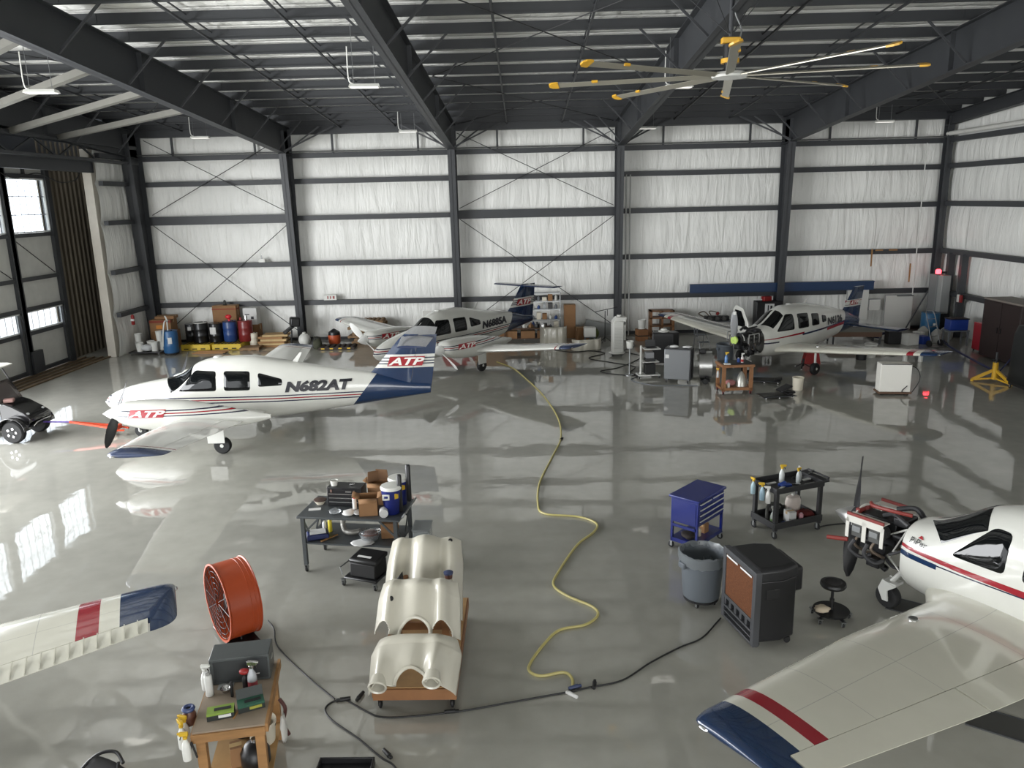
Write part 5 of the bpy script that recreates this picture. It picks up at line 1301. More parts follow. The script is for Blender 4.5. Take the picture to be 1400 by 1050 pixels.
# fire extinguisher
t = thing('fire_extinguisher', 'small red fire extinguisher hung on the left return wall', 'fire extinguisher', (-16.3, 32.0, 1.25), 0)
B().lathe([(.06, 0), (.07, .02), (.07, .36), (.03, .42)], n=16).build('cylinder', redpl, t); B().tube([(0, 0, .42), (0, 0, .5), (.08, 0, .47)], .016).build('valve', black, t)
B().box((0, -.0, .2), (.145, .146, .1)).build('label_band', papr, t, bevel=.02)
# black platform with white pails
t = thing('low_platform_dolly', 'low black platform dolly carrying white pails, left back corner', 'dolly', (-15.75, 32.0, 0), 0)
B().span(-.75, .6, -.35, .45, .09, .14).build('platform', blackpl, t, bevel=.01)
for x in (-.65, .5):
    for y in (-.28, .38): caster(t, x, y, .035, .09)
for i, (x, y, r, h, z) in enumerate(((-16.1, 31.9, .15, .36, .141), (-15.5, 31.95, .15, .38, .141), (-15.8, 32.25, .15, .38, .141), (-15.35, 32.25, .16, .38, .141), (-16.3, 32.25, .14, .36, .141), (-15.38, 32.25, .16, .4, .525), (-16.28, 32.22, .14, .34, .51))):
    bucket(('front left white pail on the platform dolly', 'front middle white pail on the platform dolly', 'white pail in the middle rear of the platform dolly', 'lower white pail at the right rear of the dolly', 'lower white pail at the left rear of the dolly', 'upper white pail of the right rear pair on the dolly', 'upper white pail of the left rear pair on the dolly')[i], (x, y, z), wpl, r, h, 'white_pail')
o = lump(B(), (0, 0, .15), (.5, .34, .3), 44, 14).build('white_plastic_bag', M('white_film', (216, 218, 218), .3, trans=.2), ang=180); tag(o, 'white plastic bag on the front of the platform dolly', 'bag', None, (-15.8, 31.86, .141))
o = lump(B(), (0, 0, .25), (.35, .3, .5), 45).build('dark_covered_tool', M('dull_grey_cover', (70, 68, 66), .8), ang=180); tag(o, 'dull grey covered item left of the pails by the guide post', 'cover', None, (-16.2, 33.0, 0))
t = drum('light blue plastic drum with white hand pump on a dolly', (-14.72, 31.75, .1), bluepl, .3, .92, -.6, None, (-PI/2+.55+.6-.2, .5, .4, .26))
pm = B().tube(smooth_path([(-.1, 0, .9), (-.1, 0, 1.35), (-.2, 0, 1.5)]), .03).tube([(-.1, 0, 1.25), (0, -.02, 1.35)], .03)
pm.build('hand_pump', wpl, t)
B().tube(smooth_path([(-.1, 0, 1.3), (.06, -.2, 1.3), (.1, -.33, .9), (-.02, -.34, .3)]), .028, 8).build('pump_hose', wpl, t)
B().cyl((0, 0, -.04), (0, 0, 0), .3, n=24).build('dolly_ring', black, t)
for k in range(4): caster(t, .22*math.cos(k*PI/2), .22*math.sin(k*PI/2), .02, .06); 
for o in t.children:
    if o.name.startswith('caster'): o.location = (0, 0, -.1)
carton('large lower brown carton in the left back corner behind the pails', (-15.7, 33.5, 0), (.95, .8, .75))
t = carton('upper brown carton with red-printed sides in the left back corner', (-15.72, 33.45, .76), (.9, .7, .5), .03)
B().span(-.455, .455, -.355, -.2, .38, .48).build('red_print_band', M('rusty_red_print', (136, 62, 46), .8), t); B().box((-.05, -.352, .2), (.26, .006, .16)).build('orange_label', M('orange_sticker', (206, 130, 44), .6), t)
carton('thin flat carton on top of the upper corner carton', (-15.6, 33.55, 1.275), (.8, .55, .12), .08)
yp = M('yellow_spill_pallet', (216, 184, 52), .5)
for i, x in enumerate((-14.05, -12.72)):
    t = thing('spill_pallet', ('left yellow spill pallet under the black drums', 'right yellow spill pallet under blue and red drums')[i], 'spill pallet', (x, 33.15, 0), .0)
    B().span(-.63, .63, -.62, .62, .0, .26).build('sump_body', yp, t, bevel=.03)
    for k in range(3): B().span(-.5+.36*k, -.3+.36*k, -.625, -.615, .05, .1).build('fork_slot', M('dark_slot', (70, 60, 26), .7), t)
    g = B()
    for k in range(8): g.span(-.56+.15*k, -.5+.15*k, -.56, .56, .262, .275)
    g.build('grating', black, t)
dbk = M('glossy_black_drum', (24, 24, 25), .3)
drum('leftmost black drum, half behind the next, on the yellow pallet', (-14.48, 33.4, .28), dbk, .28, .76, 0, None, (-PI/2, .5, .5, .15), True)
drum('second black drum with white lid on the yellow pallet', (-13.97, 33.1, .28), dbk, .3, .86, 0, wpl, None, True)
drum('black drum with white paper label on the yellow pallet', (-13.36, 33.2, .28), dbk, .29, .8, 0, black, (-PI/2-.1, .9, .35, .3), True)
t = drum('blue drum with red pump head on the right yellow pallet', (-12.74, 33.2, .28), M('deep_blue_drum', (38, 66, 120), .35), .29, .88, 0, black)
B().ball((-.02, 0, 1.06), (.14, .12, .1)).cyl((0, 0, .88), (0, 0, 1.0), .05).build('red_pump_head', M('bright_red_pump', (206, 44, 50), .4), t)
t = drum('dark red drum with chrome pump on the right yellow pallet', (-12.07, 33.2, .28), M('maroon_drum', (118, 34, 34), .35), .3, .88, 0, redpl)
B().cyl((.05, 0, .9), (.05, 0, 1.1), .07).build('chrome_cap', chrome, t); B().cyl((-.18, 0, .9), (-.18, 0, 1.02), .05).build('red_bung', redpl, t)
t = carton('tall brown carton with red top edge behind the blue drum', (-13.2, 34.15, 0), (1.05, .46, 1.72)); B().span(-.53, .53, -.236, .22, 1.55, 1.6).build('red_print_band', M('rusty_red_print', (136, 62, 46), .8), t)
o = B().lathe([(.08, 0), (.1, .05), (.06, .16), (.03, .22)], n=14).build('grey_pump_part', M('gun_metal', (90, 90, 88), .35, .7)); tag(o, 'grey metal part on top of the tall brown carton', 'part', None, (-13.2, 34.1, 1.735))
carton('lower brown carton of the stack right of the red drum', (-12.05, 34.15, 0), (.62, .46, .85))
t = carton('white printed carton on the stack right of the red drum', (-12.08, 34.15, .87), (.6, .46, .72), 0, papr, False)
B().box((.1, -.233, .3), (.12, .004, .12)).box((-.12, -.233, .45), (.2, .004, .05)).build('black_print', ink, t)
drum('small cream plastic drum at the right end of the yellow pallets', (-11.75, 33.2, 0), cream, .17, .62)
for i in range(5):
    o = B().box((0, 0, 0), (1.3-.1*(i % 2), .16, .035)).build('loose_board', woodd if i % 2 else wood); tag(o, ('bottom front loose board before the yellow pallets', 'bottom rear loose board before the yellow pallets', 'second layer loose board, front of the low stack', 'second layer loose board, rear of the low stack', 'topmost loose board of the low stack before the yellow pallets')[i], 'board', None, (-13.25+.06*i, 31.85+.2*(i % 2)+.08*(i//4), .02+.037*(i//2)), .06*math.sin(i*2))
t = pallet('wooden pallet under the cream drum right of the yellow pallets', (-11.7, 32.6, 0), .1, .8, .7)
# cream boards stack
for i in range(6):
    t = thing('flat_timber_bundle', ('lowest', 'second lowest', 'third', 'fourth', 'fifth', 'topmost')[i]+' pale timber bundle of the stack beside the first column', 'timber', (-10.9+.12*math.sin(i*3), 33.35+.05*math.cos(i*5), .09*i), .1*math.sin(i*4+1))
    for k in range(3): B().span(-.62+.02*i, .55, -.35+.24*k, -.14+.24*k, 0, .085).build('plank', M('pale_plank', (196, 168, 120), .7, var=.15) if (i+k) % 2 else wood, t)
t = thing('tilted_office_chair', 'black office chair tipped over beside the first column', 'chair', (-10.12, 33.2, 0), .4)
B().box((-.1, 0, .72), (.5, .45, .1), 0, 0, -.6).build('seat', blackpl, t, bevel=.04); B().box((.2, 0, 1.05), (.42, .45, .4), 0, 0, .1).build('backrest', blackpl, t, bevel=.06)
B().cyl((-.02, 0, .06), (.05, 0, .7), .03).build('column', black, t)
for k in range(5): a = 2*PI*k/5; B().bar((0, 0, .1), (.28*math.cos(a), .28*math.sin(a), .05), .04, .03).build('base_arm', black, t)
o = B().ball((0, 0, .28), (.26, .26, .28), 16).cyl((0, 0, .5), (0, 0, .6), .08).build('white_tank', wpl); tag(o, 'round white tank at the foot of the first column', 'tank', None, (-9.55, 33.2, 0))
# items right of first column
t = thing('orange_shop_vacuum', 'orange and black shop vacuum between first column and stacked pallets', 'vacuum', (-8.3, 33.4, 0), 0)
B().lathe([(.2, .0), (.25, .1), (.27, .4), (.25, .44)], n=20).build('tank', M('orange_tank', (190, 86, 46), .45), t); B().lathe([(.26, .44), (.24, .56), (.1, .66), (.03, .7)], n=20).build('motor_head', blackpl, t)
for i in range(4):
    o = lump(B(), (0, 0, .18), (.4, .35, .36+.06*i), 60+i).build('dark_tool_pile', M(('olive_dark', 'black_rag', 'grey_dark', 'olive_dark')[i], ((60, 62, 46), (30, 30, 30), (70, 70, 70), (60, 62, 46))[i], .8), ang=180)
    tag(o, ('olive bag next to the first column foot', 'black bundle behind the olive bag', 'grey bundle before the orange vacuum', 'olive bundle left of the pallets')[i], 'bundle', None, (-9.1+.1*i, 33.5-.42*i+.2*(i//3), 0))
pallet('dark pallet with yellow tags lying nearest of the pallets at the back', (-7.95, 32.5, 0), .05, 1.5, .8, M('dark_pallet', (58, 50, 44), .8))
for k in range(4):
    o = B().box((0, 0, 0), (.14, .02, .05)).build('yellow_tag', yel); tag(o, ('first', 'second', 'third', 'fourth')[k]+' yellow tag from the left on the dark pallet edge', 'tag', None, (-8.5+.36*k, 32.075+.02*k, .06))
for i in range(8):
    pallet(('lowest', 'second', 'third', 'fourth', 'fifth', 'sixth', 'seventh', 'topmost')[i]+' weathered pallet in the stack behind the left wing of N6885A', (-6.9+.15*math.sin(i*2.2), 33.9, .127*i), .06*math.sin(i*3), 1.35, 1.0)
# ATP sign board
t = thing('atp_sign_board', 'white sign board with red panel and ATP letters leaning on the back wall', 'sign', (-2.8, 34.15, 0), 0)
B().box((0, 0, .78), (3.4, .05, 1.0), 0, -.1).build('board', M('white_sign_face', (214, 212, 206), .5), t)
b = B(); b.add([(-1.0, -.085, .6), (1.3, -.085, .6), (1.5, -.135, 1.18), (-.75, -.135, 1.18)], [(0, 1, 2, 3)]); b.build('red_panel', redv, t, thick=.004)
decal(t, 'sign_letters', whv, lambda a, b: V((-.7+a, -.105-(b)*.085, .64+b)), txt='ATP', w=1.9, h=.48, shear=.35, bold=.03)
carton('long brown carton on the floor before the sign board', (-1.5, 33.75, 0), (1.4, .5, 1.12), 0)
# shelving rack with goods
t = thing('wire_shelving_rack', 'tall chrome wire shelving rack behind the tail of N6885A', 'shelf rack', (.75, 34.0, 0), 0)
for x in (-.78, .78):
    for y in (-.25, .25): B().cyl((x, y, 0), (x, y, 2.05), .018, n=8).build('post', galv, t)
for z in (.45, .85, 1.3, 1.65, 2.0):
    b = B()
    for y in (-.25, -.12, 0, .12, .25): b.bar((-.78, y, z), (.78, y, z), .012, .012)
    b.span(-.78, .78, -.26, -.24, z-.03, z+.01).span(-.78, .78, .24, .26, z-.03, z+.01); b.build('wire_shelf', galv, t)
k = 0
names = ('white bottle', 'cream box', 'black box', 'blue bottle', 'brown carton', 'grey tin', 'clear jar')
ordn = ('first', 'second', 'third', 'fourth', 'fifth', 'sixth')
for zi, z in enumerate((.46, .86, 1.31, 1.66)):
    for i in range(6):
        x = .1+.25*i; kind = (i*3+zi*2) % 7
        lab = '%s on the %s shelf of the wire rack, %s from the left' % (names[kind], ('lowest', 'second', 'third', 'upper')[zi], ordn[i])
        h = .16+.14*((i*7+zi*5) % 4)/3
        if kind in (0, 3, 5, 6):
            o = B().lathe([(.06, 0), (.065, .02), (.065, h*.7), (.03, h*.85), (.03, h)], n=12).build('shelf_bottle', (wpl, 0, 0, M('deep_blue_drum', (38, 66, 120), .35), 0, rubbergrey, clear)[kind]); tag(o, lab, 'bottle', None, (x, 33.95, z))
        else:
            o = B().span(-.1, .1, -.12, .12, 0, h).build('shelf_box', (0, cream, blackpl, 0, card)[kind], bevel=.006); tag(o, lab, 'box', None, (x, 33.95, z))
# low bench with parts behind the tail
t = thing('low_parts_table', 'low timber table with parts behind the tail of N6885A', 'table', (.05, 33.0, 0), 0)
B().span(-1.0, 1.0, -.35, .35, .62, .66).build('table_top', M('brown_table_top', (96, 70, 52), .6), t)
for x in (-.92, .92):
    for y in (-.3, .3): B().span(x-.03, x+.03, y-.03, y+.03, 0, .62).build('leg', M('brown_table_top', (96, 70, 52), .6), t)
B().span(-.95, .95, -.3, .3, .2, .23).build('lower_shelf', M('brown_table_top', (96, 70, 52), .6), t)
for i in range(7):
    o = B().box((0, 0, .07), (.16, .14, .14), .2*i).cyl((0, 0, .14), (0, 0, .2+.02*(i % 3)), .035).build('engine_part', (wpl, alu, rubbergrey, wpl, card, blackpl, alu)[i], bevel=.01)
    tag(o, ('white', 'aluminium', 'grey', 'white capped', 'brown', 'black', 'rightmost aluminium')[i]+' part on the low timber table, %s from the left' % (ordn+('seventh',))[i], 'part', None, (-.8+.26*i, 32.9, .661))
for i, (x, w) in enumerate(((-.6, .5), (.1, .6), (.7, .4))): carton(('left', 'middle', 'right')[i]+' brown carton under the low timber table', (x, 32.95, .231), (w, .4, .3))
carton('brown carton standing right of the wire rack', (1.95, 34.1, 0), (.5, .4, 1.45))
carton('brown carton on the floor right of the white spare cowling', (2.45, 33.4, 0), (.5, .45, .55), .2)
o = B().ball((0, 0, .26), (.24, .24, .26), 14).build('olive_gas_ball', M('olive_tank', (86, 98, 44), .5)); tag(o, 'small olive green tank right of the brown carton', 'tank', None, (2.95, 33.5, 0))
# spare cowls at the back
def small_cowl(label, loc, rz, w=.55, h=.85):
    t = thing('spare_cowling', label, 'cowling', loc, rz)
    def fn(s, v):
        u = s*2-1; r = 1+.16*math.exp(-((abs(u)-.7)/.17)**2)-.1*math.exp(-((abs(u)-.38)/.14)**2)
        return (u*w, -.34*(1-abs(u)**3)**.7*r-.05*math.sin(PI*v), v*h)
    B().grid(fn, 40, 10).build('shell', cw, t, thick=.02, ang=180)
    B().box((w*.2, -.36, h*.4), (.05, .02, .03)).build('latch', black, t); return t
small_cowl('white spare cowling standing at the back, left of the pair', (1.15, 32.0, 0), 0)
t = small_cowl('white spare nose shell lying right of the standing spare cowling', (2.45, 31.2, 0), .3, .62, .45)
o = B().box((0, 0, .2), (.5, .4, .4)).build('white_lidded_box', wpl, bevel=.03); tag(o, 'white square box behind the spare nose shell', 'box', None, (2.7, 32.5, .3))
t = thing('grey_stand_block', 'grey stand under the white square box', 'stand', (2.7, 32.5, 0)); B().span(-.24, .24, -.19, .19, .27, .3).build('top', rubbergrey, t)
for x in (-.2, .2):
    for y in (-.15, .15): B().span(x-.02, x+.02, y-.02, y+.02, 0, .27).build('leg', rubbergrey, t)
o = B().prism([(0, 0), (1.3, 0), (1.3, .5), (.2, .75)], 'y', 0, .06).build('grey_leaning_panel', M('grey_panel_sheet', (140, 142, 140), .6)); tag(o, 'grey cut sheet leaning on the back wall left of the third column', 'panel', None, (2.5, 34.3, 0))
# portable white air unit
t = thing('portable_white_heater', 'tall white portable climate unit on a round base in mid hangar back', 'heater', (3.53, 29.8, 0), .15)
B().span(-.2, .22, -.18, .18, .14, 1.35).build('cabinet', wpl, t, bevel=.03)
B().prism([(-.2, 1.35), (.22, 1.35), (.3, 1.3), (.34, 1.5), (-.05, 1.52)], 'y', -.17, .17).build('angled_top', wpl, t, bevel=.02)
b = B()
for k in range(14): b.span(-.15, .17, -.187, -.18, .3+k*.06, .33+k*.06)
b.build('louvres', M('shaded_white', (196, 196, 190), .5), t)
B().span(.24, .32, -.1, .1, .6, 1.2).build('side_handle', wpl, t, bevel=.01); B().lathe([(.3, .1), (.32, .12), (.28, .15)], n=24).build('base_plate', wpl, t)
for k in range(4): caster(t, .24*math.cos(k*PI/2+.6), .24*math.sin(k*PI/2+.6), .035, .1)
o = B().cyl((0, 0, .0), (0, 0, .06), .09).build('white_disc', wpl); tag(o, 'white round disc on top of the climate unit', 'cap', None, (3.6, 29.8, 1.525))
t = thing('microphone_stand', 'thin black boom stand behind the white climate unit', 'stand', (3.35, 32.6, 0), 0)
B().cyl((0, 0, .04), (0, 0, 1.35), .018).build('upright', black, t); B().tube([(-.4, 0, 1.32), (.5, 0, 1.5)], .014).tube([(.1, 0, 1.4), (.1, 0, 1.15)], .012).build('boom_arm', black, t)
for k in range(3): a = 2.1*k; B().bar((0, 0, .25), (.3*math.cos(a), .3*math.sin(a), .02), .02, .02).build('leg', black, t)
t = thing('wall_conduit', 'pale conduit pair running up the wall beside the third column', 'conduit', (4.45, 34.35, 0), 0)
for x in (-.05, .12): B().cyl((x, 0, 0), (x, 0, 6.9), .03, n=8).build('conduit_pipe', M('pale_conduit', (180, 180, 176), .5), t)
# computer cart
t = thing('computer_cart', 'white-post computer cart with laptop and black boxes', 'computer cart', (4.05, 25.9, 0), .1)
B().cyl((-.18, 0, .12), (-.18, 0, 1.1), .035).build('post', white_metal, t)
B().span(-.3, .45, -.22, .22, .09, .13).build('base', white_metal, t, bevel=.01); B().span(-.1, .45, -.2, .2, .98, 1.01).build('desk_shelf', white_metal, t, bevel=.005)
B().span(-.15, .4, -.2, .2, .55, .57).build('middle_shelf', white_metal, t)
for x in (-.26, .41):
    for y in (-.18, .18): caster(t, x, y, .035, .09)
t = thing('open_laptop', 'black open laptop on the computer cart', 'laptop', (4.22, 25.95, 1.012), .1)
B().span(-.17, .17, -.12, .12, 0, .02).build('base', blackpl, t); B().box((0, .14, .13), (.34, .015, .24), 0, -.2).build('screen', blackpl, t)
for i, (x, z, w, h, c) in enumerate(((.12, .14, .34, .34, black), (.12, .58, .34, .1, blackpl), (.1, .7, .26, .2, M('grey_printer', (140, 142, 144), .5)))):
    o = B().box((0, 0, h/2), (w, .3, h)).build('electronics_box', c, bevel=.01); tag(o, ('black computer tower on the base of the computer cart', 'black recorder on the middle shelf of the computer cart', 'grey printer on the middle shelf of the computer cart')[i], 'electronics', None, (4.05+x, 25.9, z if i != 2 else .683), .1)
bucket('small white pail hung high left of the computer cart', (3.55, 26.3, .95), wpl, .12, .24, 'white_pail')
t = thing('pail_stand', 'thin stand carrying the white pail left of the computer cart', 'stand', (3.55, 26.3, 0)); B().cyl((0, 0, 0), (0, 0, .945), .02).build('post', galv, t); B().cyl((0, 0, .93), (0, 0, .948), .1).build('plate', galv, t); B().cyl((0, 0, 0), (0, 0, .02), .16).build('foot', galv, t)
# black cooler + hat, grey cooler and its fan
t = thing('black_swamp_cooler', 'black portable cooler with white cap on top, behind the grey one', 'cooler', (5.0, 28.0, 0), -.2)
B().rings([[(x, y, z) for x, y in ((-.4, -.3), (.35, -.3), (.55, .0), (.4, .35), (-.4, .35))] for z in (.1, 1.2)]).build('shell', cbk, t, bevel=.04); B().span(-.36, .3, -.31, -.3, .2, 1.1).build('door_panel', black, t)
for x in (-.32, .32):
    for y in (-.22, .26): caster(t, x, y, .045, .1)
o = B().lathe([(.2, 0), (.21, .03), (.12, .06), (.1, .11), (.02, .13)], n=18).build('white_cap_hat', wpl); tag(o, 'white hat lying on the black portable cooler', 'hat', None, (5.0, 28.0, 1.205))
t = thing('grey_panel_cooler', 'grey metal sided portable cooler with white sticker, right of the computer cart', 'cooler', (4.98, 25.15, 0), math.radians(-22))
B().span(-.42, .42, -.2, .22, .12, 1.12).build('shell', M('brushed_grey_side', (128, 130, 132), .3, .5), t, bevel=.02); B().span(.42, .46, -.22, .26, .12, 1.12).build('dark_edge', blackpl, t, bevel=.01)
B().box((-.32, -.205, .88), (.12, .006, .12)).build('white_sticker', papr, t); B().span(-.4, .46, -.22, .26, 1.12, 1.15).build('top_rim', blackpl, t)
for x in (-.34, .36):
    for y in (-.16, .2): caster(t, x, y, .05, .12)
for i in range(2):
    o = lump(B(), (0, 0, .04), (.3, .2, .08), 80+i).build('white_rag', papr, ang=180); tag(o, ('white crumpled paper on the left of the grey cooler top', 'white crumpled paper at the right corner of the grey cooler top')[i], 'paper', None, (4.85+.4*i, 25.15-.14*i, 1.153))
t = thing('silver_drum_fan', 'silver and black drum fan on wheels right of the grey cooler', 'fan', (5.85, 25.05, 0), math.radians(-10))
B().lathe([(.42, -.2), (.44, -.2), (.43, 0), (.44, .2), (.42, .2), (.42, -.2)], (0, 0, .58), (1, 0, 0), 32, caps=False).build('fan_drum', alu, t)
g = B()
for r in (.12, .22, .32, .42): g.torus((.2, 0, .58), r, .006, (1, 0, 0), 28, 5)
g.build('grille', black, t)
B().cyl((-.15, 0, .58), (.1, 0, .58), .1).build('motor', blackpl, t); B().bar((-.0, -.3, .1), (0, .3, .1), .3, .05).build('base', black, t); B().bar((0, -.25, .12), (0, -.3, .25), .04, .04).bar((0, .25, .12), (0, .3, .25), .04, .04).build('cradle', black, t)
for y in (-.26, .26): B().lathe([(.03, -.03), (.09, -.03), (.09, .03), (.03, .03)], (0, y*1.2, .09), (0, 1, 0), 16).build('fan_wheel', black, t)
B().box((-.1, -.1, 1.06), (.2, .2, .12)).build('handle_box', black, t, bevel=.02)
# standing timber crate, buckets
t = thing('timber_parts_rack', 'orange timber rack standing by the back wall under the far wing tip', 'rack', (5.95, 34.0, 0), 0)
for x in (-.48, 0, .48): B().span(x-.04, x+.04, -.3, .3, 0, 1.15).build('upright', orange_wood, t)
for z in (.08, .45, .8, 1.1): B().span(-.52, .52, -.3, .3, z, z+.05).build('rack_shelf', orange_wood, t)
bucket('white bucket on a timber block left of the orange rack', (4.95, 33.0, .5), wpl, .17, .4, 'white_pail'); t = thing('timber_block', 'timber block under the white bucket', 'block', (4.95, 33.0, 0), .2); B().span(-.22, .22, -.2, .2, 0, .49).build('block', orange_wood, t, bevel=.01); B().span(-.24, .24, -.22, .22, .2, .24).build('strap', black, t)
t = thing('step_stool', 'grey two-step stool under the far wing of N6126', 'step stool', (7.05, 31.0, 0), .2)
B().span(-.18, .18, -.02, .22, .52, .55).build('upper_step', rubbergrey, t); B().span(-.22, .22, -.3, -.05, .26, .29).build('lower_step', rubbergrey, t)
for x in (-.2, .2): B().tube([(x, .3, 0), (x*.9, .2, .53), (x*.9, 0, .53), (x, -.3, .28), (x*1.05, -.36, 0)], .014).build('side_frame', galv, t)
t = trash('grey round trash can behind the timber stand under the nose of N6126', (7.1, 27.4, 0), False)
# timber stand with bottle and spinner cone
t = thing('timber_stand', 'orange timber stand on casters before the engine of N6126', 'stand', (6.42, 23.62, 0), .05)
for x in (-.42, .42):
    for y in (-.3, .3): B().span(x-.05, x+.05, y-.04, y+.04, .12, .86).build('leg', orange_wood, t); caster(t, x, y, .045, .12, redpl)
B().span(-.5, .5, -.38, .38, .86, .94).build('top', orange_wood, t, bevel=.006); B().span(-.42, .47, -.33, .33, .94, .955).build('black_top_mat', black, t)
B().span(-.47, .47, -.34, .34, .14, .22).build('lower_shelf', orange_wood, t)
spray_bottle('blue spray bottle with yellow head on the left of the timber stand', (6.12, 23.5, .956), (90, 130, 180), yel, 1.3)
spray_bottle('white and red bottle on the right of the timber stand', (6.62, 23.55, .956), (216, 214, 210), wpl, 1.1, 0, None, (170, 40, 40))
can('blue and white can beside the red labelled bottle', (6.52, 23.6, .956), (60, 84, 150), .04, .14)
t = thing('white_tray_pad', 'white shallow tray at the left corner of the timber stand', 'tray', (6.1, 23.3, .956)); B().span(-.1, .1, -.07, .07, 0, .03).build('tray', wpl, t, bevel=.008); B().span(-.08, .08, -.05, .05, .03, .034).build('pad', papr, t)
o = B().lathe([(.17, 0), (.16, .12), (.11, .3), (.05, .42), (.01, .46)], n=24).build('spinner_cone', M('dull_silver', (176, 176, 168), .35, .6)); tag(o, 'silver spinner cone standing on the lower shelf of the timber stand', 'spinner', None, (6.62, 23.55, .221))
spray_bottle('spray bottle with yellow head hung on the left side of the timber stand', (5.87, 23.45, .52), (210, 214, 214), yel, 1.1, 2.5)
rag('red and white rag heap on the lower shelf of the timber stand', (6.28, 23.55, .221), (.32, .26, .2), M('pink_rag', (176, 120, 118), .9), 33)
can('small white can before the rag heap on the timber stand shelf', (6.18, 23.36, .221), (214, 212, 206), .05, .15)
can('small yellow can at the left of the timber stand shelf', (6.06, 23.34, .221), (196, 168, 70), .04, .1)
# creepers
def creeper(label, loc, rz):
    t = thing('mechanic_creeper', label, 'creeper', loc, rz)
    B().span(-.5, .5, -.24, .24, .06, .1).build('padded_deck', M('black_vinyl', (20, 20, 21), .4), t, bevel=.02); B().box((.42, 0, .13), (.26, .3, .06), 0, 0, -.25).build('headrest', M('black_vinyl', (20, 20, 21), .4), t, bevel=.02)
    for x in (-.42, 0, .42):
        for y in (-.22, .22): B().ball((x, y, .03), .03, 8).build('creeper_wheel', chrome, t)
    B().span(-.52, .52, -.27, -.24, .07, .09).span(-.52, .52, .24, .27, .07, .09).build('side_rail', steel_dark, t)
creeper('black mechanic creeper nearest the timber stand', (7.5, 22.9, 0), .15)
creeper('black mechanic creeper further back, left of the white bucket', (7.75, 24.9, 0), -.3)
t = thing('folded_black_seat', 'black folded seat lying on the near creeper', 'seat', (7.75, 22.95, .17), .3); B().box((0, 0, .1), (.4, .32, .06), 0, 0, -.4).build('seat_pad', blackpl, t, bevel=.02); B().box((.0, 0, .03), (.3, .28, .04)).build('seat_base', black, t, bevel=.01)
bucket('cream bucket on the floor right of the creepers', (8.45, 23.8, 0), cream, .17, .4, 'cream_bucket')
# under N6126 wing
t = thing('red_floor_jack', 'red tail stand behind the near wheel of N6126', 'jack', (10.25, 27.7, 0), 0); B().prism([(-.3, 0), (.3, 0), (.2, .5), (-.2, .5)], 'y', -.15, .15).build('red_body', redpl, t, bevel=.01); B().bar((.0, -.1, .5), (.5, .1, .42), .1, .1).build('arm', redpl, t)
t = thing('black_tow_pincer', 'black tripod base with chrome feet before the red tail stand', 'stand', (9.65, 26.8, 0), 0)
for k in range(3): a = 2.1*k; B().bar((0, 0, .2), (.3*math.cos(a), .3*math.sin(a), .03), .04, .03).build('leg', black, t); B().ball((.32*math.cos(a), .32*math.sin(a), .03), .035, 8).build('chrome_foot', chrome, t)
B().cyl((0, 0, .1), (0, 0, .35), .04).build('post', black, t)
bucket('small black bucket under the near wing of N6126', (12.25, 28.2, 0), black, .2, .34)
bucket('white bucket with stained label under the near wing of N6126', (12.75, 28.6, 0), wpl, .22, .5)
# white board box
t = thing('white_wheeled_panel_box', 'white square box on a brown dolly with black cord, front right', 'box', (11.05, 23.1, 0), -.12)
B().span(-.44, .44, -.2, .2, .1, .95).build('box_body', M('gloss_white_panel', (228, 226, 218), .35), t, bevel=.015); B().span(-.47, .47, -.24, .24, .05, .1).build('dolly', M('brown_table_top', (96, 70, 52), .6), t)
B().box((0, -.2, .94), (.84, .01, .02)).build('dark_seam', steel_dark, t)
for x in (-.38, .38):
    for y in (-.18, .18): B().ball((x, y, .03), .03, 8).build('dolly_wheel', black, t)
B().tube(smooth_path([(.35, -.19, .93), (.6, -.15, .8), (.72, -.1, .5), (.6, -.1, .2), (.42, -.2, .05), (.2, -.22, .12), (.34, -.22, .3)]), .012).build('power_cord', black, t)
for i, x in enumerate((13.55, 14.1)):
    o = B().lathe([(.07, 0), (.08, .02), (.08, .3), (.05, .34)], n=14).build('white_canister', wpl); tag(o, ('left', 'right')[i]+' small white canister on the floor past the near wing of N6126', 'canister', None, (x, 27.6, 0))
# yellow tripod jack
t = thing('tripod_jack', 'yellow tripod aircraft jack on the right side of the floor', 'jack', (14.85, 24.4, 0), .3)
for k in range(3):
    a = 2*PI*k/3+.5; e = V((math.cos(a), math.sin(a), 0))
    B().bar(V((0, 0, .4)), e*.62+V((0, 0, .06)), .07, .09).bar(V((0, 0, .12)), e*.6+V((0, 0, .05)), .05, .05).build('leg', yellowd, t); B().cyl(e*.62, e*.62+V((0, 0, .08)), .05).build('foot', yellowd, t)
B().cyl((0, 0, .08), (0, 0, .62), .085).build('ram_body', yellowd, t); B().cyl((0, 0, .62), (0, 0, .95), .035).build('ram', steel_dark, t); B().bar((.05, 0, .2), (.5, -.1, .75), .03, .03).build('pump_handle', M('dark_blue_handle', (30, 40, 80), .5), t); B().box((0, 0, .7), (.3, .05, .05)).build('cross_lever', black, t)
cable('long_blue_pole', 'long dark blue pole lying on the floor behind the yellow jack', [(16.9, 31.6, .05), (16.3, 29.71, .05), (15.7, 26.6, .05), (15.3, 24.1, .05)], .04, M('dark_blue_handle', (30, 40, 80), .5), 'pole')
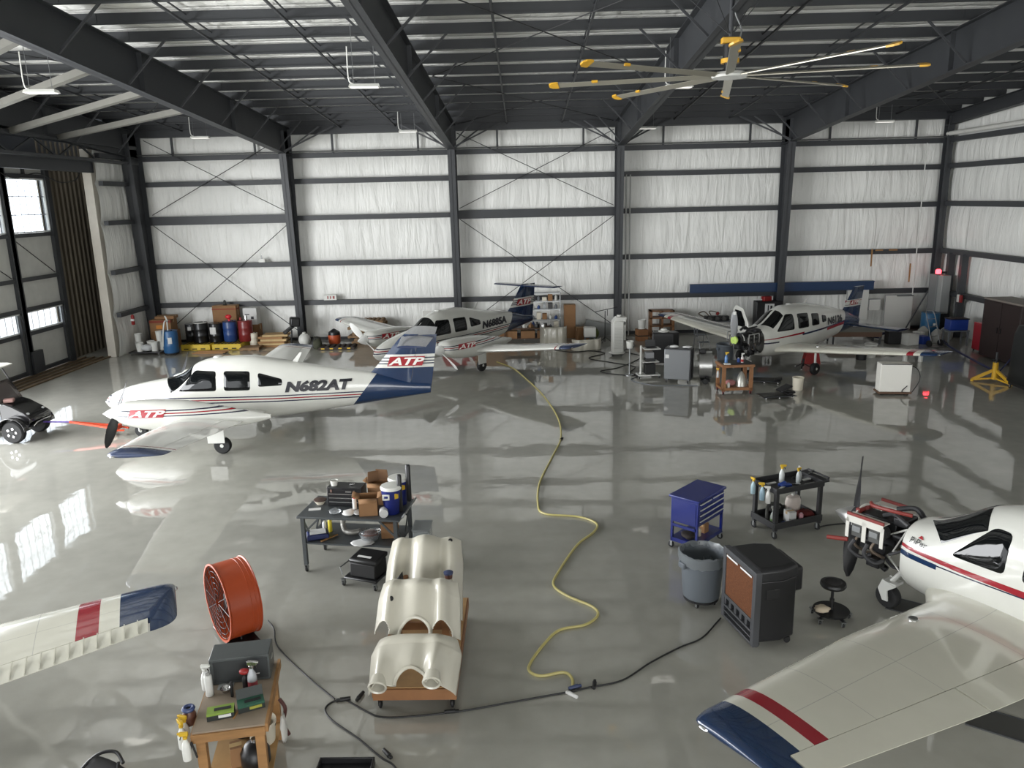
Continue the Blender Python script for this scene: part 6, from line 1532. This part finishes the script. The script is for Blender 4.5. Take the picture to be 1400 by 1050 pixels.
# right edge cabinets
t = thing('brown_cabinet', 'tall dark brown cabinet against the right wall', 'cabinet', (17.12, 27.4, 0), 0)
db = M('dark_brown_laminate', (42, 30, 29), .5)
B().span(-.45, .5, -1.1, 1.1, .05, 2.1).build('cabinet_body', db, t, bevel=.01); B().span(-.47, .52, -1.12, 1.12, 2.1, 2.16).build('top_panel', M('grey_top', (120, 112, 104), .6), t)
for y in (-.55, .55): d = B().span(-.475, -.45, y-.53, y+.53, .1, 2.05).build('door', db, t, bevel=.005); B().box((-.49, y-.45*(1 if y > 0 else -1), 1.1), (.03, .02, .2)).build('handle', black, d)
t = thing('covered_machine', 'tall black draped machine at the right edge of the floor', 'machine', (15.3, 22.9, 0), 0)
R_ = random.Random(8); rs = []
for z, s_ in ((.25, 1.0), (.6, .98), (1.2, .97), (1.7, .95), (1.95, .85), (2.0, .4)):
    rs.append([(.62*s_*math.copysign(abs(math.cos(a))**.4, math.cos(a))+R_.uniform(-.02, .02), .8*s_*math.copysign(abs(math.sin(a))**.4, math.sin(a))+R_.uniform(-.02, .02), z) for a in [2*PI*j/28 for j in range(28)]])
B().rings(rs).build('draped_cover', M('black_tarpaulin', (22, 24, 24), .6), t, ang=180); B().span(-.5, .5, -.7, .7, .12, .28).build('base', black, t)
for x in (-.45, .45):
    for y in (-.65, .65): caster(t, x, y, .05, .12)
t = thing('red_tool_cabinet', 'red tool cabinet with blue box beside the brown cabinet', 'tool cabinet', (17.35, 29.15, 0), 0)
B().span(-.4, .4, -.35, .35, .08, 1.1).build('cabinet_body', M('tool_red', (150, 26, 40), .35, coat=.4), t, bevel=.01)
for k in range(4): d = B().span(-.32, .32, -.365, -.35, .15+.23*k, .35+.23*k).build('drawer', M('tool_red', (150, 26, 40), .35, coat=.4), t); B().span(-.28, .28, -.38, -.365, .31+.23*k, .33+.23*k).build('drawer_pull', alu, d)
for x in (-.34, .34):
    for y in (-.3, .3): caster(t, x, y, .035, .08)
t = thing('blue_crate', 'blue crate with dark lid left of the red tool cabinet', 'crate', (16.9, 30.6, .62), 0); B().span(-.35, .35, -.22, .22, 0, .42).build('crate_body', M('royal_crate_blue', (36, 66, 150), .4), t, bevel=.02); B().span(-.37, .37, -.24, .24, .42, .46).build('crate_lid', blackpl, t)
t = thing('grey_crate_stand', 'grey low frame under the blue crate', 'stand', (16.9, 30.6, 0)); B().span(-.4, .4, -.26, .26, .57, .615).build('top', rubbergrey, t)
for x in (-.36, .36):
    for y in (-.22, .22): B().span(x-.025, x+.025, y-.025, y+.025, 0, .57).build('leg', rubbergrey, t)
for i, (x, y) in enumerate(((16.5, 31.2), (16.95, 31.5), (17.3, 31.9), (16.3, 31.9))):
    o = B().lathe([(.16, 0), (.2, .08), (.2, .4), (.12, .5), (.05, .56)], n=16).build('grey_gas_bottle', M('pale_grey_bottle', (158, 158, 152), .5)); tag(o, ('nearest', 'second', 'third', 'leftmost')[i]+' squat pale grey bottle by the hand truck at the right wall', 'gas bottle', None, (x, y, 0))
t = thing('hand_truck', 'silver hand truck standing by the right wall', 'hand truck', (16.0, 30.5, 0), .3)
for x in (-.2, .2): B().tube(smooth_path([(x, -.15, .12), (x, .05, .7), (x, .22, 1.15), (x*.9, .3, 1.3)]), .016).build('frame_rail', galv, t); B().lathe([(.04, -.03), (.13, -.03), (.13, .03), (.04, .03)], (x*1.35, -.1, .131), (1, 0, 0), 16).build('truck_wheel', black, t)
B().tube(smooth_path([(-.18, .3, 1.3), (-.1, .36, 1.4), (.1, .36, 1.4), (.18, .3, 1.3)]), .016).build('handle_loop', galv, t)
for z in (.4, .75, 1.05): B().bar((-.2, -.15+.31*z, z), (.2, -.15+.31*z, z), .02, .02).build('cross_bar', galv, t)
B().box((0, -.28, .03), (.4, .26, .012)).build('toe_plate', galv, t)
drum('blue drum at the foot of the grey duct by the right wall', (16.95, 32.7, 0), M('teal_blue_drum', (38, 96, 136), .4), .36, 1.0, 0, None, (-PI/2, .3, .5, .1))
t = thing('grey_wall_duct', 'upright grey duct beside the right back corner', 'duct', (17.45, 33.35, 0), 0)
B().span(-.05, .3, -.45, .5, .9, 2.5).build('duct_casing', M('duct_grey', (160, 162, 160), .4, .3), t, bevel=.01); B().span(-.1, -.05, -.1, .5, .9, 2.5).build('duct_door', M('duct_grey2', (134, 136, 136), .4, .3), t); B().span(0, .3, -.4, .45, 0, .9).build('duct_base', steel_dark, t)
t = thing('red_warning_lamp', 'glowing red warning lamp on top of the grey duct', 'lamp', (17.35, 33.2, 2.501), 0)
B().cyl((0, 0, 0), (0, 0, .05), .08).build('lamp_base', black, t); B().lathe([(.09, .05), (.11, .07), (.11, .2), (.07, .24)], n=16).build('red_lens', M('glowing_red_lens', (255, 60, 70), .3, emit=6), t); B().box((.2, 0, .1), (.3, .08, .08)).build('bracket', black, t)
t = thing('red_alarm_box', 'small red and white alarm box on the right wall girt', 'alarm', (17.7, 32.0, 1.5), 0); B().span(-.04, .04, -.14, .0, 0, .3).build('red_half', redpl, t, bevel=.01); B().span(-.04, .04, .0, .18, 0, .3).build('white_half', wpl, t, bevel=.01)
for i in range(3):
    o = B().tube(smooth_path([(-.8+.2*i, .3*i, .06), (-.2, .1, .1), (.4, .3, .06), (.9, -.2, .08)]), .05+.01*i, 8).build('navy_strap_roll', M('dark_navy_wrap', (28, 34, 66), .6)); tag(o, ('left', 'middle', 'right')[i]+' navy wrapped bar on the floor at the right back corner', 'bar', None, (14.6+.15*i, 33.9-.9*i, 0))
o = B().tube([(0, 0, 0), (-.75, -.3, 1.75)], .03).build('leaning_pole', steel_dark); tag(o, 'dark pole leaning beside the right back corner column', 'pole', None, (17.3, 34.3, 0)); o.rotation_euler = (0, 0, 2.6); o.location = (16.6, 34.1, .02)
# back wall, right half
o = B().span(-3.98, 3.98, -.05, .05, 0, .36).span(-3.98, 3.98, -.11, .11, .34, .37).span(-3.98, 3.98, -.11, .11, -.01, .02).build('blue_steel_beam', M('navy_beam_paint', (30, 54, 88), .5)); tag(o, 'long navy blue beam resting on the lowest wall girt, right half', 'beam', None, (11.2, 34.3, 1.83))
t = thing('black_tool_locker', 'black locker with white sign and red item, behind N6126 cabin', 'locker', (10.55, 34.0, 0), 0)
B().span(-.55, .55, -.28, .28, 0, 1.45).build('locker_body', blackpl, t, bevel=.02); B().box((.0, -.285, 1.15), (.4, .006, .42)).build('white_sign', papr, t); B().box((-.06, -.29, 1.15), (.05, .004, .3)).box((.07, -.29, 1.18), (.08, .004, .2)).build('black_print', ink, t)
o = B().box((0, 0, .1), (.36, .2, .2), .3).box((-.2, 0, .14), (.1, .08, .12)).build('red_clamp', redpl, bevel=.02); tag(o, 'red clamp on top of the black locker', 'clamp', None, (10.5, 34.0, 1.453))
t = thing('low_metal_bench', 'low bench by the back wall with a dismantled engine on it', 'bench', (8.3, 33.9, 0), 0)
B().span(-.9, .9, -.3, .3, .62, .66).build('top', rubbergrey, t)
for x in (-.85, .85):
    for y in (-.26, .26): B().span(x-.025, x+.025, y-.025, y+.025, 0, .62).build('leg', rubbergrey, t)
t = thing('dismantled_engine', 'dismantled dark engine with looped pipes on the low bench', 'engine', (8.3, 33.9, .661), 0)
B().span(-.5, .55, -.15, .15, 0, .2).build('crankcase', blackpl, t, bevel=.03); B().tube(smooth_path([(-.5, 0, .15), (-.75, 0, .3), (-.5, .05, .38), (-.3, 0, .2)]), .025).tube(smooth_path([(-.2, 0, .2), (-.3, 0, .4), (0, 0, .36), (.1, 0, .2)]), .02).build('looped_pipe', M('scorched_steel', (120, 108, 96), .4, .8), t); B().cyl((.0, -.1, .25), (.1, -.1, .36), .06).build('red_can', redpl, t)
for k in range(3): B().cyl((-.3+.3*k, -.15, .1), (-.3+.3*k, -.28, .1), .09).build('cylinder', M('grey_cylinder_fins', (92, 92, 90), .45, .6), t)
for i, (x, w, z0, h) in enumerate(((14.55, .95, .5, 1.5), (15.3, .5, .9, .5), (16.35, 1.2, .02, 1.55))):
    t = thing('white_wall_board', ('upper left white board panel on the back wall behind the tail of N6126', 'small white board piece on the back wall behind the tail of N6126', 'wide white sheet leaning on the back wall near the right corner')[i], 'board', (x, 34.36, z0), 0)
    B().span(-w/2, w/2, -.02, .02, 0, h).build('sheet', M('offwhite_sheet', (204, 204, 198), .6), t); B().span(-w/2, w/2, -.03, -.02, h-.03, h).span(-w/2, -w/2+.02, -.03, -.02, 0, h).build('edge_strip', rubbergrey, t)
for i, (x, z, w, h, r_) in enumerate(((15.05, 3.18, .05, .75, 0), (15.35, 3.5, .32, .06, 0), (15.95, 3.5, .36, .06, 0), (16.75, 2.5, .05, .8, 0))):
    o = B().span(-w/2, w/2, -.02, .02, -h/2, h/2).build('wooden_strip_board', wood); tag(o, ('upright wooden slat on the white panel left', 'left horizontal wooden slat on the white panel', 'right horizontal wooden slat on the white panel', 'upright wooden slat beside the white hanging pole')[i], 'slat', None, (x, 34.42, z))
t = thing('white_hanging_pole', 'white pole hanging down the back wall near the right corner', 'pole', (16.9, 34.3, 1.55), 0)
B().tube([(0, 0, 0), (.02, 0, 6.35)], .022).build('pole', white_metal, t); B().span(-.65, .05, -.06, .04, -.05, -.02).build('foot_bar', steel_dark, t)
# clutter on low table behind the wing
t = thing('low_grey_table', 'low grey-topped table with clutter behind the near wing of N6126', 'table', (13.35, 31.6, 0), -.1)
B().span(-1.0, 1.0, -.5, .5, .5, .55).build('top', M('drab_table_top', (98, 98, 88), .6), t); B().span(-.95, .95, -.45, .45, .3, .5).build('brown_apron', M('brown_table_top', (96, 70, 52), .6), t)
for x in (-.9, .9):
    for y in (-.4, .4): B().span(x-.03, x+.03, y-.03, y+.03, 0, .3).build('leg', steel_dark, t)
for i, (x, y, w, h, c) in enumerate(((14.75, 31.2, .5, .5, blackpl), (15.3, 30.9, .5, .42, wpl), (15.9, 31.1, .4, .3, M('royal_crate_blue', (36, 66, 150), .4)), (16.2, 31.9, .5, .35, wpl), (15.1, 32.2, .7, .18, white_metal), (14.0, 32.5, .8, .2, white_metal))):
    o = B().box((0, 0, h/2), (w, .4, h), .2*i).box((0, 0, h), (w*.7, .3, .03), .2*i).build('floor_box', c, bevel=.02); tag(o, ('black box right of the low grey table', 'white box with lettering right of the black box', 'blue bin right of the white box', 'white carton near the blue drum', 'flat white carton behind the black box', 'flat white case behind the low grey table')[i], 'box', None, (x, y, 0))
o = B().cyl((0, 0, 0), (0, 0, .22), .03).cyl((0, 0, .2), (0, 0, .24), .07).build('small_chrome_clamp', chrome); tag(o, 'small chrome clamp on the low grey table', 'clamp', None, (12.6, 31.4, .551))
# small wall things
t = thing('exit_sign_box', 'small white emergency light box with red marks on the back wall girt', 'sign', (-8.6, 34.42, 1.82), 0)
B().span(-.28, .28, -.06, .06, 0, .24).build('box', wpl, t, bevel=.01); B().box((-.1, -.062, .12), (.05, .004, .12)).box((.02, -.062, .12), (.05, .004, .12)).box((.16, -.062, .12), (.08, .004, .12)).build('red_marks', redpl, t)
t = thing('junction_box', 'small white junction box on the girt of the first bay', 'junction box', (-11.5, 34.45, 3.53), 0); B().span(-.14, .14, -.05, .05, 0, .16).build('box', wpl, t, bevel=.01); B().cyl((.0, 0, .16), (0, 0, .3), .02).build('conduit', galv, t)
# cords on the back floor
cable('floor_cable', 'black cable curling on the floor left of the white climate unit', [(.9, 31.5), (1.8, 30.6), (2.6, 30.8), (3.1, 30.2), (2.4, 29.3), (3.2, 28.4), (3.9, 27.6), (3.6, 26.6), (4.0, 26.2)], .014, black)
cable('floor_cable', 'black cable looping from the wall to the computer cart', [(4.3, 33.8), (4.5, 31.8), (3.9, 30.6), (4.4, 29.4), (3.4, 27.6), (2.6, 26.9), (3.3, 26.3), (3.9, 26.1)], .014, black)
cable('floor_cable', 'thin grey cable running right of the computer cart to the grey cooler', [(4.0, 26.2), (3.5, 25.5), (4.1, 24.7), (5.0, 24.6), (5.5, 24.5)], .015, rubbergrey)

# ------------------------------------------------------------------ overhead: large ceiling fan and light fixtures
t = thing('ceiling_fan', 'large ceiling fan with eight long blades and yellow tips', 'ceiling fan', (3.95, 15.8, 8.15), 0)
fb = M('pale_fan_blade', (176, 172, 158), .35, .5); fy = M('golden_yellow_fan_tip', (222, 170, 52), .4)
B().lathe([(.1, -.05), (.32, -.04), (.34, .0), (.3, .05), (.12, .07)], n=32).build('hub', white_metal, t)
B().cyl((0, 0, .05), (0, 0, .3), .11).cyl((.0, 0, .3), (0, 0, .55), .14).build('gear_motor', blackpl, t)
B().cyl((0, 0, .22), (0, 0, .3), .17).build('yellow_collar', fy, t)
B().cyl((0, 0, .55), (0, 0, 1.35), .045).build('drop_rod', steel_dark, t)
B().box((.0, 0, .62), (.34, .16, .1)).build('yellow_plate', fy, t, bevel=.01)
B().tube(smooth_path([(.1, .1, .5), (.22, .1, .8), (.1, .1, 1.1), (.05, .05, 1.4)]), .015).build('supply_cable', galv, t)
for k in range(4): a = PI/4+PI/2*k; B().tube([(.0, 0, .7), (1.3*math.cos(a), 1.6*math.sin(a), 1.9)], .008, 5).build('guy_wire', cab, t)
for k in range(8):
    a = math.radians(45*k-12.7); R = Matrix.Rotation(a, 4, 'Z')@Matrix.Rotation(.28, 4, 'X')
    b = B(); b.rings([[(x, -.085*w_, -.012), (x, .085*w_, -.004), (x, .085*w_, .006), (x, 0, .022), (x, -.085*w_, .004)] for x, w_ in ((.3, .7), (.5, 1), (3.3, 1))]); b.move(R); bl = b.build('fan_blade', fb, t)
    b = B().rings([[(x, -.1*w_, -.02), (x, .1*w_, -.012), (x, .1*w_, .02), (x, -.1*w_, .012)] for x, w_ in ((3.28, 1.0), (3.32, 1.1), (3.42, .95), (3.47, .4))]); b.move(R); b.build('blade_tip', fy, bl)
    b = B().box((2.55, .08, .0), (.12, .04, .04)); b.move(R); b.build('winglet_clip', fy, bl)
lf = M('fixture_white', (232, 232, 226), .4); tubm = M('lit_tube', (255, 252, 244), .5, emit=.5)
for i, (x, y) in enumerate(((-11.1, 19.0), (-12.7, 32.1), (-3.67, 19.4), (5.0, 32.7), (14.2, 32.3), (4.1, 21.6), (-4.4, 31.6))):
    z = 8.6 if i != 5 else 8.7
    t = thing('hanging_light_fixture', ('left front hanging white light fixture over the golf cart side', 'hanging white light fixture before the left back bay', 'hanging white light fixture left of the second rafter', 'hanging white light fixture at the back, right of the third rafter', 'hanging white light fixture at the back over the right bay', 'hanging white light fixture just behind the ceiling fan hub', 'hanging white light fixture at the back of the second bay')[i], 'light fixture', (x, y, z), .1)
    B().prism([(-.2, 0), (.2, 0), (.12, .08), (-.12, .08)], 'y', -.02, .02).rings([[(-.36, -.15, 0), (-.36, .15, 0), (-.34, .1, .07), (-.34, -.1, .07)], [(.36, -.15, 0), (.36, .15, 0), (.34, .1, .07), (.34, -.1, .07)]]).build('housing', lf, t)
    B().span(-.32, .32, -.12, .12, -.012, 0).build('lens', tubm, t)
    for sx in (-.25, .25): B().cyl((sx, 0, .07), (sx, 0, roofz(y)-z), .006, n=6).build('suspension_wire', galv, t)
    B().tube(smooth_path([(-.25, 0, .07), (-.36, 0, .2), (-.36, 0, .9)]), .014).build('flex_conduit', lf, t)
